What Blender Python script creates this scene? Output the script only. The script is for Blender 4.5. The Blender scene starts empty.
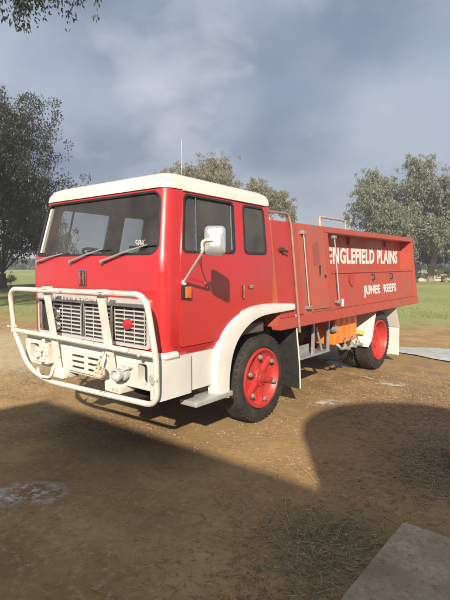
import bpy, bmesh, math, random
import numpy as np
from mathutils import Vector, Matrix
PI = math.pi
random.seed(7); RNG = np.random.default_rng(11)
S = bpy.context.scene
COL = S.collection

# ------------------------------------------------------------------ materials
def nt(mat):
    t = mat.node_tree
    return t, t.nodes, t.links

def mat_new(name):
    m = bpy.data.materials.new(name); m.use_nodes = True
    return m, m.node_tree.nodes['Principled BSDF']

def noise(n, l, vec, scale, detail=4, rough=.55, dist=0.0):
    t = n.new('ShaderNodeTexNoise'); t.inputs['Scale'].default_value = scale
    t.inputs['Detail'].default_value = detail; t.inputs['Roughness'].default_value = rough
    t.inputs['Distortion'].default_value = dist
    l.new(vec, t.inputs['Vector']); return t.outputs['Fac']

def ramp(n, l, fac, a, b, ca=0.0, cb=1.0):
    r = n.new('ShaderNodeMapRange'); r.inputs['From Min'].default_value = a; r.inputs['From Max'].default_value = b
    r.inputs['To Min'].default_value = ca; r.inputs['To Max'].default_value = cb; r.clamp = True
    l.new(fac, r.inputs['Value']); return r.outputs['Result']

def mixc(n, l, fac, a, b):
    m = n.new('ShaderNodeMix'); m.data_type = 'RGBA'
    for s, v in ((6, a), (7, b)):
        if isinstance(v, tuple): m.inputs[s].default_value = (*v, 1)
        else: l.new(v, m.inputs[s])
    if isinstance(fac, (int, float)): m.inputs[0].default_value = fac
    else: l.new(fac, m.inputs[0])
    return m.outputs[2]

def mathn(n, l, op, a, b=None):
    m = n.new('ShaderNodeMath'); m.operation = op
    for i, v in enumerate((a, b)):
        if v is None: continue
        if isinstance(v, (int, float)): m.inputs[i].default_value = v
        else: l.new(v, m.inputs[i])
    return m.outputs[0]

def bump(n, l, h, strength, dist, bsdf):
    b = n.new('ShaderNodeBump'); b.inputs['Strength'].default_value = strength; b.inputs['Distance'].default_value = dist
    l.new(h, b.inputs['Height']); l.new(b.outputs[0], bsdf.inputs['Normal'])

def worn(name, base, alt, rough=.4, metal=0.0, scale=3.0, spot=None, spot_lo=.62, spot_scale=9, bumps=.15, coat=0.0, vary=.35):
    """painted / metal surface: blotchy tone change, optional chips of another colour, slight unevenness"""
    m, p = mat_new(name); t, n, l = nt(m)
    co = n.new('ShaderNodeTexCoord').outputs['Object']
    f = ramp(n, l, noise(n, l, co, scale, 5), .35, .68)
    c = mixc(n, l, f, base, alt)
    if spot:
        s = ramp(n, l, noise(n, l, co, spot_scale, 6, .7), spot_lo, spot_lo+.04)
        c = mixc(n, l, s, c, spot)
    l.new(c, p.inputs['Base Color'])
    g = noise(n, l, co, scale*2.3, 4)
    l.new(ramp(n, l, g, .3, .75, max(.02, rough-vary*rough), min(1, rough+vary*rough)), p.inputs['Roughness'])
    p.inputs['Metallic'].default_value = metal
    if coat:
        p.inputs['Coat Weight'].default_value = coat; p.inputs['Coat Roughness'].default_value = .12
    if bumps: bump(n, l, noise(n, l, co, scale*1.6, 3), bumps, .02, p)
    return m

RED = worn('cab_red_paint', (.52,.022,.026), (.46,.026,.028), .30, scale=1.6, coat=.6, bumps=.12, spot=(.36,.05,.045), spot_lo=.71, spot_scale=6)
TRED = worn('faded_tray_red', (.44,.062,.040), (.35,.085,.052), .52, scale=2.2, spot=(.14,.05,.04), spot_lo=.68, spot_scale=5, bumps=.25)
TRED2 = worn('faded_panel_red', (.43,.095,.058), (.34,.095,.06), .55, scale=1.4, spot=(.42,.20,.16), spot_lo=.70, spot_scale=4, bumps=.25)
PREDM = worn('pump_bay_red', (.48,.035,.032), (.40,.05,.04), .45, scale=2, bumps=.15)
PALEM = worn('pale_alloy', (.62,.62,.62), (.48,.48,.48), .45, .3, scale=14, spot=(.3,.28,.26), spot_lo=.62, bumps=.2)
NUTM = worn('bright_nut', (.62,.60,.58), (.50,.48,.46), .38, .35, scale=20, bumps=.05)
SLATM = worn('bright_slat', (.72,.72,.72), (.60,.60,.60), .35, .4, scale=20, bumps=.05)
MIRM = worn('polished_mirror_shell', (.80,.80,.79), (.74,.74,.73), .26, .75, scale=8, bumps=.02, vary=.15)
CREAMR = worn('dirty_cream_pipe', (.52,.42,.34), (.36,.22,.17), .55, scale=12, bumps=.1)
PATCH = worn('bare_primer_patch', (.30,.07,.055), (.26,.08,.06), .7, scale=6)
WHITE = worn('white_paint', (.70,.68,.64), (.62,.58,.53), .38, scale=3, spot=(.42,.26,.16), spot_lo=.72, spot_scale=11, bumps=.12)
CREAM = worn('roof_cream_paint', (.70,.67,.60), (.63,.59,.51), .34, scale=2, bumps=.08)
BARW = worn('bar_white_paint', (.72,.68,.63), (.62,.56,.49), .42, scale=7, spot=(.30,.15,.08), spot_lo=.605, spot_scale=16, bumps=.1)
RUST = worn('rusty_steel', (.55,.42,.30), (.68,.60,.50), .75, scale=22, spot=(.20,.09,.05), spot_lo=.55, spot_scale=30, bumps=.5)
CHROME = worn('chrome', (.75,.75,.76), (.62,.61,.60), .13, 1.0, scale=12, bumps=.02)
STEEL = worn('grey_steel', (.44,.43,.42), (.30,.29,.28), .5, .6, scale=9, spot=(.2,.12,.08), spot_lo=.66, bumps=.2)
GALV = worn('pale_galvanised', (.45,.46,.47), (.36,.37,.38), .45, .5, scale=7, bumps=.1)
PIPE = worn('weathered_pipe', (.27,.15,.13), (.33,.20,.17), .55, .2, scale=11, bumps=.2)
BLACK = worn('black_rubber', (.018,.018,.018), (.03,.028,.026), .6, scale=6)
DARK = worn('dark_chassis', (.02,.02,.02), (.045,.038,.032), .7, scale=5, bumps=.3)
TRIM = worn('dark_cab_trim', (.09,.075,.07), (.13,.10,.09), .7, scale=5)
SEATM = worn('brown_vinyl', (.07,.035,.025), (.05,.03,.025), .5, scale=5)
WRED = worn('wheel_red', (.50,.030,.030), (.38,.045,.035), .42, scale=9, spot=(.24,.13,.08), spot_lo=.60, spot_scale=14, bumps=.1)
STEPM = worn('step_aluminium', (.50,.49,.46), (.38,.37,.34), .5, .25, scale=9, bumps=.1)
ORANGE = worn('orange_plastic', (.92,.24,.035), (.82,.17,.03), .35, scale=5, spot=(.10,.04,.03), spot_lo=.74, spot_scale=7, bumps=.1)
AMBER = worn('amber_lens', (.65,.16,.03), (.55,.12,.03), .2, scale=20, coat=.6)
REDL = worn('red_lens', (.45,.02,.03), (.4,.02,.03), .2, scale=20, coat=.6)
PALEL = worn('pale_lens', (.6,.6,.58), (.5,.5,.5), .12, .3, scale=20, coat=.6)
LETW = worn('lettering_white', (.78,.75,.72), (.66,.60,.57), .5, scale=14, spot=(.40,.12,.10), spot_lo=.72, spot_scale=20)
LABY = worn('label_yellow', (.62,.58,.10), (.5,.5,.1), .5, scale=20)
LABG = worn('label_green', (.10,.30,.16), (.08,.26,.14), .5, scale=20)
BADGER = worn('badge_red', (.35,.02,.02), (.3,.02,.02), .3, scale=20)

def tyre_mat():
    m, p = mat_new('tyre_rubber'); t, n, l = nt(m)
    co = n.new('ShaderNodeTexCoord').outputs['Object']
    f = ramp(n, l, noise(n, l, co, 7, 5), .35, .7)
    c = mixc(n, l, f, (.016,.016,.016), (.05,.042,.034))
    l.new(c, p.inputs['Base Color']); p.inputs['Roughness'].default_value = .7
    bump(n, l, noise(n, l, co, 30, 4), .2, .01, p)
    return m
TYRE = tyre_mat()

def glass_mat(name, tint, gloss_rough=.02, d0=.04, d1=.14):
    m = bpy.data.materials.new(name); m.use_nodes = True; t, n, l = nt(m); n.clear()
    o = n.new('ShaderNodeOutputMaterial'); mx = n.new('ShaderNodeMixShader')
    tr = n.new('ShaderNodeBsdfTransparent'); tr.inputs[0].default_value = (*tint, 1)
    gl = n.new('ShaderNodeBsdfGlossy'); gl.inputs['Roughness'].default_value = gloss_rough
    df = n.new('ShaderNodeBsdfDiffuse'); df.inputs[0].default_value = (.45, .42, .38, 1)
    fr = n.new('ShaderNodeFresnel'); fr.inputs[0].default_value = 1.5
    co = n.new('ShaderNodeTexCoord').outputs['Object']
    dirt_sheen = ramp(n, l, noise(n, l, co, 2.5, 5), .3, .8, d0, d1)  # diffuse film: dirt, heavier on the near panes to imitate a reflection
    l.new(fr.outputs[0], mx.inputs[0]); l.new(tr.outputs[0], mx.inputs[1]); l.new(gl.outputs[0], mx.inputs[2])
    m2 = n.new('ShaderNodeMixShader'); l.new(dirt_sheen, m2.inputs[0]); l.new(mx.outputs[0], m2.inputs[1]); l.new(df.outputs[0], m2.inputs[2])
    l.new(m2.outputs[0], o.inputs[0])
    return m
GLASS = glass_mat('window_glass', (.80,.83,.84))
GLASST = glass_mat('tinted_window_glass', (.74,.74,.76), .02, .09, .24)  # stronger film puts the grey side-window reflection into the colour

def leaf_mat(name, a, b, trans=.25):
    m, p = mat_new(name); t, n, l = nt(m)
    co = n.new('ShaderNodeTexCoord').outputs['Object']
    f = ramp(n, l, noise(n, l, co, .9, 3), .32, .68)
    f2 = noise(n, l, co, 14, 2)
    c = mixc(n, l, f, a, b)
    c = mixc(n, l, ramp(n, l, f2, .45, .75), c, tuple(min(1, x*1.5) for x in b))
    l.new(c, p.inputs['Base Color']); p.inputs['Roughness'].default_value = .5
    tb = n.new('ShaderNodeBsdfTranslucent'); l.new(c, tb.inputs[0])
    mx = n.new('ShaderNodeMixShader'); mx.inputs[0].default_value = trans
    l.new(p.outputs[0], mx.inputs[1]); l.new(tb.outputs[0], mx.inputs[2]); l.new(mx.outputs[0], n['Material Output'].inputs[0])
    return m
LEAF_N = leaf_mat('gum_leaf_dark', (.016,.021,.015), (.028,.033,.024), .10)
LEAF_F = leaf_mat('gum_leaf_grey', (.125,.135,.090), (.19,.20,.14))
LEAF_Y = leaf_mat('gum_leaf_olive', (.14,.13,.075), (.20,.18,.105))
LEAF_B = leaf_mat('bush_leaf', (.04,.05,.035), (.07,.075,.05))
BARK = worn('gum_bark', (.30,.23,.165), (.19,.145,.11), .85, scale=1.6, bumps=.4)
BARKD = worn('dark_bark', (.10,.08,.065), (.06,.05,.04), .9, scale=3, bumps=.5)
GRASSM = leaf_mat('grass_blades', (.15,.19,.06), (.21,.235,.085))
STRAW = worn('dry_straw', (.46,.37,.22), (.34,.26,.16), .8, scale=9)
LITTER = worn('dry_leaf_litter', (.46,.34,.20), (.15,.10,.055), .7, scale=25)
STONE = worn('pale_field_stone', (.58,.53,.45), (.36,.32,.25), .9, scale=3, bumps=.6)

def concrete_mat():
    m, p = mat_new('old_concrete'); t, n, l = nt(m)
    co = n.new('ShaderNodeTexCoord').outputs['Object']
    a = ramp(n, l, noise(n, l, co, 3.2, 6, .6, .4), .38, .66)
    c = mixc(n, l, a, (.46,.37,.235), (.28,.215,.13))
    b = ramp(n, l, noise(n, l, co, 1.3, 4), .5, .62)
    c = mixc(n, l, b, c, (.56,.47,.32))
    s = ramp(n, l, noise(n, l, co, 90, 3), .62, .72)
    c = mixc(n, l, ramp(n, l, noise(n, l, co, 24, 7, .75), .40, .62, .0, .55), c, (.25,.19,.11))
    c = mixc(n, l, s, c, (.13,.11,.09))
    l.new(c, p.inputs['Base Color']); p.inputs['Roughness'].default_value = .9
    h = mathn(n, l, 'ADD', noise(n, l, co, 60, 5), noise(n, l, co, 9, 4))
    bump(n, l, h, .35, .01, p)
    return m
CONC = concrete_mat()

def iron_mat(name, a, b):
    m = worn(name, a, b, .5, .3, scale=1.5, spot=(.2,.1,.06), spot_lo=.68, spot_scale=4, bumps=.05)
    return m
IRON = iron_mat('corrugated_iron', (.42,.43,.42), (.34,.34,.33))
TANKM = iron_mat('tank_iron', (.36,.38,.36), (.30,.31,.30))

def ground_mat():
    m, p = mat_new('ground_soil'); t, n, l = nt(m)
    tc = n.new('ShaderNodeTexCoord').outputs['Object']
    sp = n.new('ShaderNodeSeparateXYZ'); l.new(tc, sp.inputs[0]); X, Y = sp.outputs[0], sp.outputs[1]
    big = noise(n, l, tc, .35, 5, .6, .3); mid = noise(n, l, tc, 1.7, 6, .62, .1); fine = noise(n, l, tc, 19, 7, .75); grit = noise(n, l, tc, 95, 3, .7)
    # brown soil with blotches
    c = mixc(n, l, ramp(n, l, mid, .36, .64), (.31,.180,.070), (.49,.310,.128))
    c = mixc(n, l, ramp(n, l, fine, .52, .66, 0, .8), c, (.54,.39,.21))
    c = mixc(n, l, ramp(n, l, fine, .44, .34, 0, .6), c, (.18,.118,.062))
    c = mixc(n, l, ramp(n, l, big, .52, .68, 0, .6), c, (.20,.125,.062))
    c = mixc(n, l, ramp(n, l, grit, .66, .73), c, (.56,.46,.33))
    c = mixc(n, l, ramp(n, l, grit, .36, .28), c, (.09,.058,.032))
    # straw strip on the left of the truck
    st = n.new('ShaderNodeVectorMath'); st.operation = 'DISTANCE'; l.new(tc, st.inputs[0]); st.inputs[1].default_value = (-5.6, .2, 0)
    sm = mathn(n, l, 'ADD', ramp(n, l, st.outputs['Value'], 4.2, 1.2), ramp(n, l, fine, .3, .8, -.45, .35))
    sm = mathn(n, l, 'MULTIPLY', ramp(n, l, sm, .15, .7), 0.9)
    c = mixc(n, l, sm, c, (.58,.46,.27))
    # field grass beyond a wavy line  y > 9.4 + .12 x
    d = mathn(n, l, 'SUBTRACT', Y, mathn(n, l, 'MULTIPLY', mathn(n, l, 'MINIMUM', X, 1.5), .60))
    d = mathn(n, l, 'ADD', d, mathn(n, l, 'MULTIPLY', ramp(n, l, big, .3, .7, -1, 1), 3.0))
    d = mathn(n, l, 'ADD', d, mathn(n, l, 'MULTIPLY', ramp(n, l, mid, .3, .7, -1, 1), 1.6))
    gm = ramp(n, l, d, 8.9, 11.0)
    gbig = noise(n, l, tc, .12, 5, .6); gf = noise(n, l, tc, 1.4, 8, .78)
    gcol = mixc(n, l, ramp(n, l, gbig, .40, .62), (.25,.29,.075), (.36,.37,.12))
    gcol = mixc(n, l, ramp(n, l, gf, .52, .74), gcol, (.36,.31,.17))
    gcol = mixc(n, l, ramp(n, l, gf, .42, .28), gcol, (.12,.14,.05))
    c = mixc(n, l, gm, c, gcol)
    # patchy grass near the slab (foreground right)
    pd = n.new('ShaderNodeVectorMath'); pd.operation = 'DISTANCE'; l.new(tc, pd.inputs[0]); pd.inputs[1].default_value = (3.1, .2, 0)
    pd2 = n.new('ShaderNodeVectorMath'); pd2.operation = 'DISTANCE'; l.new(tc, pd2.inputs[0]); pd2.inputs[1].default_value = (2.75, -1.45, 0)
    pm = mathn(n, l, 'MAXIMUM', ramp(n, l, pd.outputs['Value'], .9, .3), ramp(n, l, pd2.outputs['Value'], .6, .2))
    pm = mathn(n, l, 'MULTIPLY', pm, ramp(n, l, fine, .40, .56, .25, .95))
    c = mixc(n, l, pm, c, (.145,.145,.06))
    l.new(c, p.inputs['Base Color'])
    # damp patches: smoother and darker where the truck was hosed down
    wd = n.new('ShaderNodeVectorMath'); wd.operation = 'DISTANCE'; l.new(tc, wd.inputs[0]); wd.inputs[1].default_value = (1.6, 2.6, 0)
    wet = mathn(n, l, 'MULTIPLY', ramp(n, l, wd.outputs['Value'], 4.2, 1.0), ramp(n, l, mid, .44, .58))
    dk = mixc(n, l, mathn(n, l, 'MULTIPLY', wet, .45), c, (.075,.052,.036))
    l.new(dk, p.inputs['Base Color'])
    r = ramp(n, l, mathn(n, l, 'ADD', wet, ramp(n, l, mid, .6, .7, 0, .35)), 0, 1, .92, .30)
    l.new(r, p.inputs['Roughness'])
    h = mathn(n, l, 'ADD', mathn(n, l, 'MULTIPLY', fine, .6), mathn(n, l, 'ADD', mathn(n, l, 'MULTIPLY', grit, .22), mathn(n, l, 'MULTIPLY', mid, .8)))
    vo = n.new('ShaderNodeTexVoronoi'); vo.inputs['Scale'].default_value = 55; l.new(tc, vo.inputs['Vector'])
    h = mathn(n, l, 'ADD', h, ramp(n, l, vo.outputs['Distance'], .0, .35, .28, 0))
    bump(n, l, h, .65, .03, p)
    return m

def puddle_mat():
    m = bpy.data.materials.new('sky_pale_puddle'); m.use_nodes = True; t, n, l = nt(m)
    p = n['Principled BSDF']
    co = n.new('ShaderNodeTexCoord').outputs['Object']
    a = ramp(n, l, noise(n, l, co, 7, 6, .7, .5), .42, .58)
    c = mixc(n, l, a, (.74,.75,.77), (.60,.60,.60))  # near-white base paints in the pale sky the puddle reflects
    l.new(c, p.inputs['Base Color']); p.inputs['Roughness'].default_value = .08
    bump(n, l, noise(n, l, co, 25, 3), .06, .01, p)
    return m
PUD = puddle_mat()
def suds_sheen_mat():
    m, p = mat_new('suds_and_sky_sheen'); t, n, l = nt(m)
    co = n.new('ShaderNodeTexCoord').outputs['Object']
    p.inputs['Base Color'].default_value = (.80,.74,.66,1); p.inputs['Roughness'].default_value = .45  # pale colour: suds, plus sky reflection painted onto the wet patches
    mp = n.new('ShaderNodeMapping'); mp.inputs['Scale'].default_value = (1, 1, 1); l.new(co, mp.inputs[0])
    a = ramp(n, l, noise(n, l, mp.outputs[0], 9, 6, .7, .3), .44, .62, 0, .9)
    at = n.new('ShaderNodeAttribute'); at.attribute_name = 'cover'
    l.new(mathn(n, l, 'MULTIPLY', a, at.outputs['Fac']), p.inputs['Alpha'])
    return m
SUDS_SHEEN = suds_sheen_mat()

# ------------------------------------------------------------------ mesh helpers
def box(bm, x0, x1, y0, y1, z0, z1, bev=0.0, rot=None, piv=None):
    vs = [bm.verts.new((x, y, z)) for x in (x0, x1) for y in (y0, y1) for z in (z0, z1)]
    F = [(0,1,3,2),(4,6,7,5),(0,4,5,1),(2,3,7,6),(0,2,6,4),(1,5,7,3)]
    fs = [bm.faces.new([vs[i] for i in f]) for f in F]
    if bev:
        es = list({e for f in fs for e in f.edges})
        r = bmesh.ops.bevel(bm, geom=es, offset=bev, segments=3, affect='EDGES', profile=.6)
        vs = list({v for v in vs if v.is_valid} | {v for f in r['faces'] for v in f.verts})
        vs = list({v for f in r['faces'] for v in f.verts} | {v for f in fs if f.is_valid for v in f.verts})
    if rot is not None:
        c = Vector(piv) if piv else Vector(((x0+x1)/2, (y0+y1)/2, (z0+z1)/2))
        for v in vs: v.co = c + rot @ (v.co - c)
    return vs

def frames(pts, closed=False):
    pts = [Vector(p) for p in pts]; n = len(pts); T = []
    for i in range(n):
        a = pts[(i-1) % n] if (closed or i > 0) else pts[i]
        b = pts[(i+1) % n] if (closed or i < n-1) else pts[i]
        T.append((b-a).normalized())
    up = Vector((0,0,1)) if abs(T[0].z) < .9 else Vector((0,1,0))
    N = [(up - T[0]*up.dot(T[0])).normalized()]
    for i in range(1, n):
        q = T[i-1].rotation_difference(T[i]); v = q @ N[-1]; N.append((v - T[i]*v.dot(T[i])).normalized())
    return pts, T, N

def tube(bm, pts, r, seg=10, closed=False):
    pts, T, N = frames(pts, closed); n = len(pts)
    rs = r if isinstance(r, (list, tuple)) else [r]*n
    rings = []
    for i in range(n):
        B = T[i].cross(N[i])
        rings.append([bm.verts.new(pts[i] + rs[i]*(math.cos(a)*N[i] + math.sin(a)*B)) for a in [2*PI*k/seg for k in range(seg)]])
    for i in range(n if closed else n-1):
        A, Bq = rings[i], rings[(i+1) % n]
        off = 0
        if closed and i == n-1:
            off = min(range(seg), key=lambda o: (A[0].co - Bq[o].co).length)
        for k in range(seg):
            bm.faces.new([A[k], A[(k+1) % seg], Bq[(k+1+off) % seg], Bq[(k+off) % seg]])
    if not closed:
        bm.faces.new(rings[0][::-1]); bm.faces.new(rings[-1])

def fillet(pts, r, closed=False, seg=6):
    pts = [Vector(p) for p in pts]; n = len(pts); out = []
    rr = r if isinstance(r, (list, tuple)) else [r]*n
    for i, p in enumerate(pts):
        if not closed and i in (0, n-1) or rr[i] == 0: out.append(p); continue
        a, b = pts[(i-1) % n], pts[(i+1) % n]
        da, db = (a-p), (b-p); q = min(rr[i], da.length*.49, db.length*.49)
        s, e = p+da.normalized()*q, p+db.normalized()*q
        for k in range(seg+1):
            t = k/seg; out.append((1-t)**2*s + 2*t*(1-t)*p + t*t*e)
    return out

def prism(bm, outline, axis, a0, a1, holes=()):
    """outline: 2D points; axis 0: (y,z) extruded in x; 1: (x,z) in y; 2: (x,y) in z"""
    def P(u, v, a): return (a,u,v) if axis == 0 else ((u,a,v) if axis == 1 else (u,v,a))
    A = [bm.verts.new(P(u,v,a0)) for u, v in outline]; B = [bm.verts.new(P(u,v,a1)) for u, v in outline]
    n = len(outline)
    bm.faces.new(A); bm.faces.new(B[::-1])
    for i in range(n): bm.faces.new([A[i], B[i], B[(i+1) % n], A[(i+1) % n]])
    return A + B

def rrect(u0, u1, v0, v1, r, seg=5):
    out = []
    for cu, cv, a in ((u1-r, v1-r, 0), (u0+r, v1-r, PI/2), (u0+r, v0+r, PI), (u1-r, v0+r, 1.5*PI)):
        for k in range(seg+1): out.append((cu + r*math.cos(a+k*PI/2/seg), cv + r*math.sin(a+k*PI/2/seg)))
    return out

def ringprism(bm, outer, inner, axis, a0, a1):
    def P(u, v, a): return (a,u,v) if axis == 0 else ((u,a,v) if axis == 1 else (u,v,a))
    n = len(outer)
    q = [[bm.verts.new(P(u,v,a)) for u, v in L] for L in (outer, inner) for a in (a0, a1)]
    o0, o1, i0, i1 = q
    for i in range(n):
        j = (i+1) % n
        bm.faces.new([o0[i], o0[j], o1[j], o1[i]]); bm.faces.new([i0[i], i1[i], i1[j], i0[j]])
        bm.faces.new([o0[i], i0[i], i0[j], o0[j]]); bm.faces.new([o1[i], o1[j], i1[j], i1[i]])

def lathe(bm, prof, c, ax, seg=40):
    """prof: (distance along axis, radius); c centre; ax unit axis"""
    ax = Vector(ax).normalized(); c = Vector(c)
    u = ax.orthogonal().normalized(); v = ax.cross(u); rings = []
    for d, r in prof:
        if r < 1e-5: rings.append([bm.verts.new(c + ax*d)])
        else: rings.append([bm.verts.new(c + ax*d + r*(math.cos(2*PI*k/seg)*u + math.sin(2*PI*k/seg)*v)) for k in range(seg)])
    for A, B in zip(rings, rings[1:]):
        for k in range(seg):
            k2 = (k+1) % seg
            if len(A) == 1 and len(B) == 1: continue
            if len(A) == 1: bm.faces.new([A[0], B[k], B[k2]])
            elif len(B) == 1: bm.faces.new([A[k], A[k2], B[0]])
            else: bm.faces.new([A[k], A[k2], B[k2], B[k]])

def cyl(bm, c, ax, r, d, seg=24, bev=0.0):
    b = min(bev, r*.4)
    prof = [(-d/2, 0), (-d/2, r-b), (-d/2+b, r), (d/2-b, r), (d/2, r-b), (d/2, 0)] if b else [(-d/2, 0), (-d/2, r), (d/2, r), (d/2, 0)]
    lathe(bm, prof, c, ax, seg)

def rawobj(name, bm, mat, ang=35):
    bmesh.ops.recalc_face_normals(bm, faces=bm.faces)
    me = bpy.data.meshes.new(name); bm.to_mesh(me); bm.free()
    if mat: me.materials.append(mat)
    for p in me.polygons: p.use_smooth = True
    me.set_sharp_from_angle(angle=math.radians(ang))
    o = bpy.data.objects.new(name, me); COL.objects.link(o); return o

def part(name, bm, mat, parent, label=None, ang=35):
    o = rawobj(name, bm, mat, ang) if isinstance(bm, bmesh.types.BMesh) else bm
    o.name = name
    o.parent = parent
    if parent.type == 'EMPTY': o.matrix_parent_inverse = Matrix.LocRotScale(parent.location, parent.rotation_euler, None).inverted()
    if label: o['label'] = label
    return o

def tag(o, label=None, cat=None, group=None, kind=None):
    if label: o['label'] = label
    if cat: o['category'] = cat
    if group: o['group'] = group
    if kind: o['kind'] = kind
    return o

def empty(name, loc, label, cat, group=None):
    o = bpy.data.objects.new(name, None); COL.objects.link(o); o.location = loc; o.empty_display_size = .2
    return tag(o, label, cat, group)

def NB(): return bmesh.new()

def boolean(o, cutters):
    for c in cutters:
        md = o.modifiers.new('b', 'BOOLEAN'); md.operation = 'DIFFERENCE'; md.solver = 'EXACT'; md.object = c
    dg = bpy.context.evaluated_depsgraph_get(); dg.update()
    me = bpy.data.meshes.new_from_object(o.evaluated_get(dg))
    o.modifiers.clear(); old = o.data; o.data = me
    for c in cutters: bpy.data.objects.remove(c)
    for p in me.polygons: p.use_smooth = True
    me.set_sharp_from_angle(angle=math.radians(32))
    return o

def text_mesh(name, body, size, depth, mat, origin, right, up, bold=0.0, stretch=1.0, spacing=1.0):
    cu = bpy.data.curves.new(name, 'FONT'); cu.body = body; cu.size = size; cu.extrude = depth; cu.offset = bold; cu.space_character = spacing
    cu.resolution_u = 3
    t = bpy.data.objects.new(name, cu); COL.objects.link(t)
    dg = bpy.context.evaluated_depsgraph_get(); me = bpy.data.meshes.new_from_object(t.evaluated_get(dg))
    bpy.data.objects.remove(t)
    r = Vector(right).normalized(); u = Vector(up).normalized(); nn = r.cross(u)
    o = Vector(origin)
    xs = [v.co.x for v in me.vertices]; w = max(xs)-min(xs); x0 = min(xs)
    for v in me.vertices:
        c = v.co.copy(); v.co = o + r*((c.x-x0)*stretch) + u*c.y + nn*c.z
    me.materials.clear(); me.materials.append(mat)
    ob = bpy.data.objects.new(name, me); COL.objects.link(ob)
    return ob, w*stretch

# ================================================================== THE TRUCK
XC, HW = .25, .97
XL, XR = XC-HW, XC+HW           # far side / near side of the cab
truck = empty('fire_truck', (XC, 1.0, 0), 'red cab-over fire tanker with cream roof and white bull bar, faded red tray behind', 'fire truck')

def cab_loop(z, yf, yr, hw, rf, rr, seg=6):
    out = []
    for cx, cy, r, a in ((XC+hw, yr, rr, 0), (XC-hw, yr, rr, PI/2), (XC-hw, yf, rf, PI), (XC+hw, yf, rf, 1.5*PI)):
        sx = -1 if cx > XC else 1; sy = -1 if cy == yr else 1
        for k in range(seg+1):
            t = a + k*PI/2/seg
            x = cx + sx*r + r*math.cos(t); y = cy + sy*r + r*math.sin(t)
            out.append((x, y, z))
    # bow of the front panel
    res = []
    for x, y, z_ in out:
        res.append((x, y, z_))
    return res

def loft(loops, cap=True):
    bm = NB(); R = [[bm.verts.new(p) for p in L] for L in loops]; n = len(R[0])
    for A, B in zip(R, R[1:]):
        for i in range(n): bm.faces.new([A[i], A[(i+1) % n], B[(i+1) % n], B[i]])
    if cap: bm.faces.new(R[0][::-1]); bm.faces.new(R[-1])
    return bm

def yfront(z):
    return -1.40
zs = [.90, .94, 1.3, 1.66, 1.75, 1.95, 2.1, 2.245]
outer = [cab_loop(z, yfront(z) + (.03 if z == .90 else 0), .18, HW - (.02 if z == .90 else 0), .115, .05) for z in zs]
cab = rawobj('cab', loft(outer), RED)
zi = [.97, 1.3, 1.66, 1.75, 1.95, 2.1, 2.215]
innr = rawobj('c0', loft([cab_loop(z, yfront(z)+.04, .14, HW-.04, .09, .03) for z in zi]), None)
cuts = [innr]
def cutter(outline, axis, a0, a1):
    b = NB(); prism(b, outline, axis, a0, a1); return rawobj('c1', b, None)
WS = rrect(XC-.90, XC+.90, 1.725, 2.222, .085)                # windscreen
cuts.append(cutter(WS, 1, -1.7, -1.15))
DW = (-1.195, -.495, 1.745, 2.212); QW = (-.325, .040, 1.75, 2.21)
for q in (DW, QW): cuts.append(cutter(rrect(q[0], q[1], q[2], q[3], .05), 0, -2, 3))
for s in (1, -1):
    arch = [(.10+.70*math.cos(a), .46+.715*math.sin(a)) for a in [PI*k/20 for k in range(21)]]
    cuts.append(cutter(arch + [(-.6, .3), (.8, .3)][::1], 0, XC+s*.5 if s > 0 else -1.0, 1.6 if s > 0 else XC-.5))
boolean(cab, cuts); part('cab', cab, RED, truck)

def warp(o, cut=True):
    """the cab leans in and back above the waistline"""
    bm = NB(); bm.from_mesh(o.data)
    if cut and any(v.co.z > 1.67 for v in bm.verts) and any(v.co.z < 1.65 for v in bm.verts):
        bmesh.ops.bisect_plane(bm, geom=list(bm.verts)+list(bm.edges)+list(bm.faces), plane_co=(0,0,1.66), plane_no=(0,0,1), dist=1e-5)
    for v in bm.verts:
        t = max(0, min(v.co.z, 2.42)-1.66)
        if t:
            g = min(1, max(0, (.18-v.co.y)/1.58))
            v.co.x = XC + (v.co.x-XC)*(1-.154*t/.95); v.co.y += t*(.07+.155*g); v.co.z += t*.035*g
    bm.to_mesh(o.data); bm.free()
    for p in o.data.polygons: p.use_smooth = True
    o.data.set_sharp_from_angle(angle=math.radians(32)); return o
WARP = []

# roof
bm = loft([cab_loop(2.246, -1.415, .195, HW+.010, .125, .06), cab_loop(2.30, -1.415, .195, HW+.010, .125, .06),
           cab_loop(2.345, -1.39, .175, HW-.012, .12, .06), cab_loop(2.378, -1.33, .12, HW-.065, .12, .06),
           cab_loop(2.40, -1.2, 0, HW-.20, .12, .06), cab_loop(2.412, -1.0, -.3, HW-.45, .12, .06)])
roof = part('roof', bm, CREAM, truck, ang=60)
bm = NB(); tube(bm, [(XC+.60,-.85,2.38), (XC+.60,-.85,2.44)], .012); tube(bm, [(XC+.60,-.85,2.44), (XC+.60,-.85,2.78)], .0035, 6)
part('aerial', bm, GALV, roof, 'thin whip aerial on cab roof')
# drip rail
bm = NB()
tube(bm, [(XR+.012, -1.20, 2.243), (XR+.014, .08, 2.243)], .009, 6); tube(bm, [(XL-.012, -1.20, 2.243), (XL-.014, .08, 2.243)], .009, 6)
part('drip_rail', bm, CREAM, roof)

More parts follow.
